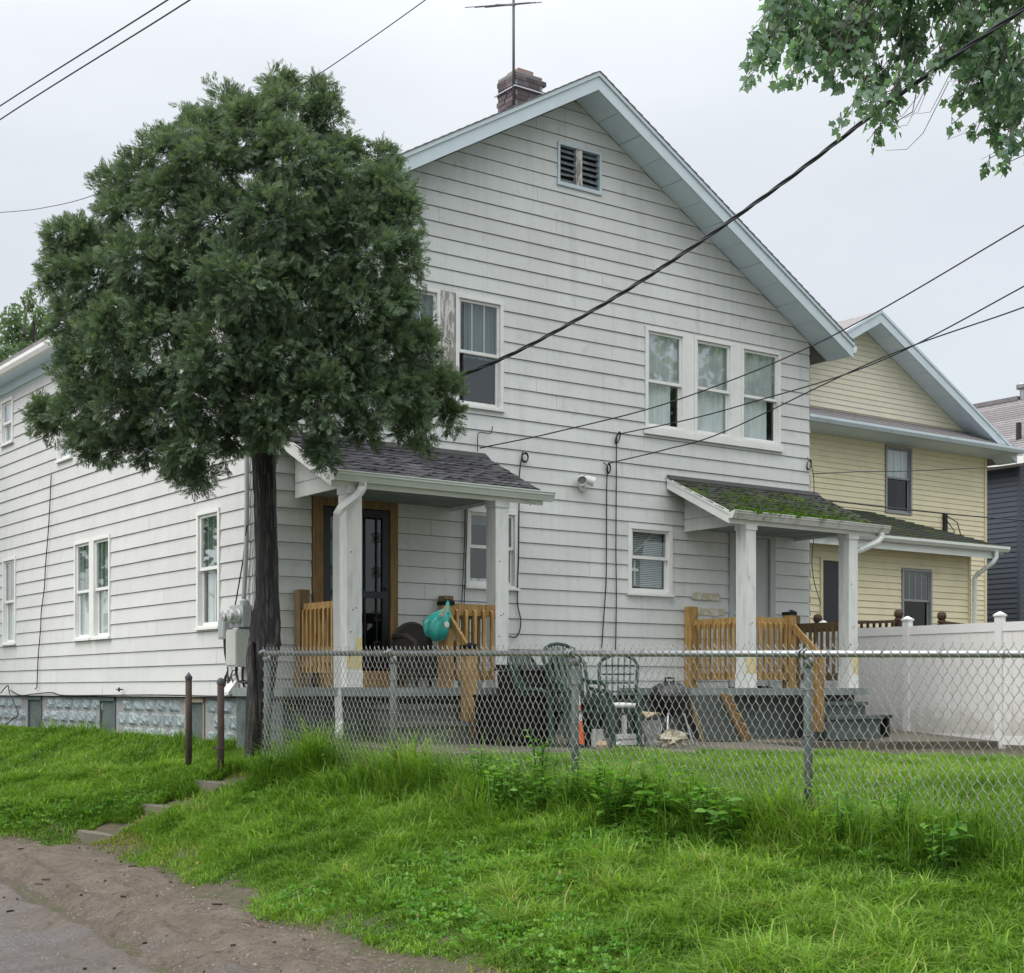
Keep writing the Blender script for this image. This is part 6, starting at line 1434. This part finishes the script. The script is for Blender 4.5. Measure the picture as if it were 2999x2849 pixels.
grass('lawn_grass', 190000, (-13, 0, 5.5, 10), lambda s, q_, x, y: .055+.05*low_noise(x, y, .9, 5), wf, (.3, 1.2), M['grass'], land)
# tall unmown strip under the fence, and clumps at the foundation
fl = lambda s, q_, x, y: np.exp(-((q_-7.62)/.36)**2)
grass('tall_grass', 90000, (-.1, 11.5, 6.75, 8.35), lambda s, q_, x, y: (.10+(.40-.14*smooth((s-6.4)/1.2))*fl(s, q_, x, y))*(.35+.85*low_noise(x, y, 2.2, 3)), lambda y: np.maximum(.009, .0008*y), (.35, 1.5), M['grass'], lambda s, q_, x, y: land(s, q_, x, y) & (r.random(len(x)) < .15+.85*fl(s, q_, x, y)))
grass('tall_grass', 16000, (-9, .5, 7.6, 9.7), lambda s, q_, x, y: .10+.14*low_noise(x, y, 2, 7), lambda y: .009+0*y, (.3, 1.4), M['grass'], lambda s, q_, x, y: land(s, q_, x, y) & ((np.abs(hloc(x, y)[0]+.12) < .22) | (np.hypot(x+2.7, y-15.7) < .8)))
grass('dry_grass', 26000, (-4, 11, 4.2, 7), lambda s, q_, x, y: .05+.03*low_noise(x, y, 2, 3), wf, (.6, 1.8), M['grass_dry'], lambda s, q_, x, y: (q_ > n_edge(s)-.1+np.abs(r.normal(size=len(x)))*.1) & (q_ < n_edge(s)+.75) & (low_noise(x, y, 1.1, 6) > .42) & nearstep(x, y))
grass('dry_grass', 7000, (-1.2, .1, 6.2, 8.4), lambda s, q_, x, y: .05+0*x, wf, (.9, 1.9), M['grass_dry'], lambda s, q_, x, y: nearstep(x, y))
# seeding stems along the fence
s, q_, x, y = sample(700, 2, 11, 7.2, 8.1); V, L, Z, A = blades(x, y, r.uniform(.3, .75, len(x)), np.full(len(x), .0045), r.uniform(.1, .9, len(x)), r)
o = link('seed_stems', np_mesh('seed_stems', V, L, Z, M['weed'], A)); o['kind'] = 'stuff'

# broad-leaved weeds: stem plus leaf blades, each plant a thing
def weed(s, q_, h, nl, ls, seed, label, upright=1.0, name='weed', lobes=False):
    r = np.random.default_rng(seed); x, y = wsn(s, q_); z = float(ground(x, y)); org = (x, y, z)
    T = Thing(name, label, 'weed', org, house=False, group='broad leaved weeds along the chain link fence'); m = MB(); P, D = [], []
    ns = 8; nl = int(nl*1.9); ls = ls*.85
    for k in range(ns):
        t = r.uniform(0, 6.28); top = np.array([x+math.cos(t)*h*.42*(1.5-upright), y+math.sin(t)*h*.42*(1.5-upright), z+h*r.uniform(.65, 1.05)])
        m.tube([(x+r.normal()*.02, y+r.normal()*.02, z-.02), tuple((np.array(org)+top)/2+r.normal(size=3)*.02), tuple(top)], [.006, .005, .003], 5)
        for j in range(nl//ns):
            f = (j+1)/(nl//ns); P.append(np.array(org)+(top-np.array(org))*f+r.normal(size=3)*.012); a = r.uniform(0, 6.28); D.append([math.cos(a), math.sin(a), r.uniform(-.25, .5)])
    T.part('stem', m, M['weed'], fix=False)
    P, D = np.array(P), np.array(D, float); sz_ = ls*r.uniform(.6, 1.2, len(P)); d, a, b = frames(D, r)
    a = np.cross(d, np.array([0, 0, 1.0])+.25*r.normal(size=d.shape)); a /= np.linalg.norm(a, axis=1)[:, None]; up = np.cross(a, d)
    tpl = [(0, 0, 0), (.25, .22, .04), (.55, .27, .03), (.82, .14, -.04), (1, 0, -.14), (.82, -.14, -.04), (.55, -.27, .03), (.25, -.22, .04)]
    V = np.stack([P+(d*u+a*v+up*w_)*sz_[:, None] for u, v, w_ in tpl], 1).reshape(-1, 3); n = len(P)
    mid = []
    o = link('leaves', np_mesh('leaves', V-np.array(org), np.arange(len(V)), np.full(n, 8), M['weed'], np.repeat(r.random(n), 8)), T.e); o['kind'] = 'stuff'
for i, a in enumerate(((4.35, 7.55, .62, 60, .075, 'tall leafy weed climbing the fence near the traffic cone', 1.2), (4.72, 7.6, .40, 60, .085, 'bushy weed at the fence post by the garden chairs', .9), (5.35, 7.45, .34, 55, .12, 'broad leaved weed sprawling on the bank before the barbecue', .5), (5.75, 7.35, .30, 60, .13, 'largest broad leaved weed spread on the bank below the barbecue', .4), (6.3, 7.4, .36, 60, .10, 'weed with arching leaves close to the thick fence post', .6), (3.05, 7.6, .36, 40, .07, 'spindly weed against the mesh before the storage bin', 1.1), (7.25, 7.45, .40, 50, .09, 'weed clump at the foot of the mesh past the thick fence post', .7), (8.1, 7.3, .35, 50, .09, 'low weed in the long grass under the last span of mesh', .6), (8.9, 9.9, .3, 60, .09, 'rounded weed in the yard before the white fence', .7),
        (3.6, 7.55, 0.47, 75, 0.096, 'leafy weed in the fence line below the storage bin', 1.06),
        (3.85, 7.56, 0.44, 64, 0.100, 'scrambling weed in the fence line in line with the rubbish bin', 0.74),
        (4.2, 7.32, 0.37, 61, 0.086, 'bushy weed in the fence line below the stacked green chairs', 0.74),
        (4.45, 7.52, 0.44, 50, 0.098, 'upright weed in the fence line in line with the traffic cone', 0.82),
        (4.85, 7.37, 0.50, 62, 0.072, 'ragged weed in the fence line in front of the white tubs', 1.04),
        (5.15, 7.36, 0.45, 54, 0.071, 'spreading weed in the fence line below the white cushion', 1.13),
        (5.4, 7.30, 0.48, 55, 0.104, 'leafy weed in the fence line in line with the paint bucket', 0.76),
        (5.65, 7.68, 0.44, 71, 0.093, 'scrambling weed in the fence line in front of the rubble heap', 0.70),
        (5.95, 7.69, 0.38, 62, 0.078, 'bushy weed in the fence line below the leaning black panel', 0.80),
        (6.25, 7.37, 0.37, 52, 0.080, 'upright weed crowding the thick fence post', 1.05),
        (4.05, 7.5, .45, 70, .07, 'leafy weed on the bank between the storage bin and the traffic cone', 1.0), (4.55, 7.35, .38, 70, .10, 'weed with big leaves below the green garden chairs', .7), (5.05, 7.5, .46, 70, .085, 'tall weed against the mesh before the lattice chair', 1.0), (5.55, 7.55, .48, 60, .08, 'tall weed against the mesh before the kettle barbecue', 1.1), (6.0, 7.5, .40, 70, .11, 'dense weed against the mesh before the black panel', .8), (6.55, 7.25, .34, 60, .12, 'weed sprawling on the bank below the stair stringer', .5), (7.6, 7.55, .45, 60, .08, 'tall weed in the mesh before the low black bench', 1.0), (2.4, 7.55, .42, 50, .07, 'weed in the mesh before the lower stair newel', 1.1), (1.3, 7.6, .40, 50, .07, 'weed in the mesh before the white downspout foot', 1.1))):
    weed(a[0], a[1], a[2], a[3], a[4], 100+i, a[5], a[6])
# clover mats and fallen leaves in the turf
r = np.random.default_rng(91); pts, sz = [], []
s, q_, x, y = sample(9000, -5, 11, 4.6, 7.6); k = land(s, q_, x, y) & (vnoise(x, y, .9, 77) > .14); x, y = x[k][:1500], y[k][:1500]
for a, b in zip(x, y): pts.append((a, b, float(ground(a, b))+.06+r.uniform(0, .04))); sz.append(r.uniform(.022, .04))
v_, l_, s_, a_ = tuft_cloud(pts, sz, 9, .7, 6, .8); o = link('clover', np_mesh('clover', v_, l_, s_, M['weed'], a_)); o['kind'] = 'stuff'
s, q_, x, y = sample(190, -5, 11, 4.5, 7.6); k = land(s, q_, x, y); x, y = x[k], y[k]; pts = [(a, b, float(ground(a, b))+.09) for a, b in zip(x, y)]
v_, l_, s_, a_ = tuft_cloud(pts, [r.uniform(.02, .05) for _ in pts], 1, .5, 7, .7); o = link('fallen_leaves', np_mesh('fallen_leaves', v_, l_, s_, plain('dry_leaf', (.20, .135, .06), .9, .4, 9), a_)); o['kind'] = 'stuff'
# gravel, twigs and leaf litter on the alley margin
n = 16000; s = r.uniform(-7, 8, n); d = np.abs(r.normal(size=n))*1.2; q_ = n_edge(s)+.05-d+r.normal(size=n)*.08; x, y = wsn(s, q_); k = (y > 5) & (np.abs(x/y) < .4); x, y, q_, s = x[k], y[k], q_[k], s[k]
n = len(x); base = np.array([(0, 0, .55), (.6, 0, 0), (0, .6, 0), (-.6, 0, 0), (0, -.6, 0)]); sz_ = r.uniform(.003, .009, n)*r.choice([1, 1, 1, 1, 1, 1, 2.2], n)
rot = r.uniform(0, 6.28, n); bx2 = base[None]*sz_[:, None, None]*r.uniform(.6, 1.4, (n, 5, 3)); c_, s2 = np.cos(rot)[:, None], np.sin(rot)[:, None]
V = np.stack([bx2[:, :, 0]*c_-bx2[:, :, 1]*s2+x[:, None], bx2[:, :, 0]*s2+bx2[:, :, 1]*c_+y[:, None], bx2[:, :, 2]+.012], -1).reshape(-1, 3)
L = (np.arange(n)[:, None]*5+np.array([[0, 1, 2, 0, 2, 3, 0, 3, 4, 0, 4, 1]])).ravel()
o = link('gravel', np_mesh('gravel', V, L, np.full(n*4, 3), M['stone'])); o['kind'] = 'stuff'
n = 120; s = r.uniform(-7, 8, n); q_ = n_edge(s)-np.abs(r.normal(size=n))*1.1; x, y = wsn(s, q_); k = (y > 5); x, y = x[k], y[k]; n = len(x)
t = r.uniform(0, 6.28, n); ln = r.uniform(.006, .022, n)*r.choice([1, 1, 1, 1, 1, 2.6], n); hv = r.uniform(.001, .002, n)*(1+.3*(ln > .03))
dx, dy = np.cos(t)*ln, np.sin(t)*ln; px_, py_ = -np.sin(t)*hv, np.cos(t)*hv; zz = .026+r.uniform(0, .012, n)
V = np.stack([np.stack([x-dx-px_, y-dy-py_, zz-.006], 1), np.stack([x+dx-px_, y+dy-py_, zz-.006], 1), np.stack([x+dx+px_, y+dy+py_, zz+.008], 1), np.stack([x-dx+px_, y-dy+py_, zz+.008], 1)], 1).reshape(-1, 3)
o = link('twig_litter', np_mesh('twig_litter', V, np.arange(n*4), np.full(n, 4), M['dry'])); o['kind'] = 'stuff'
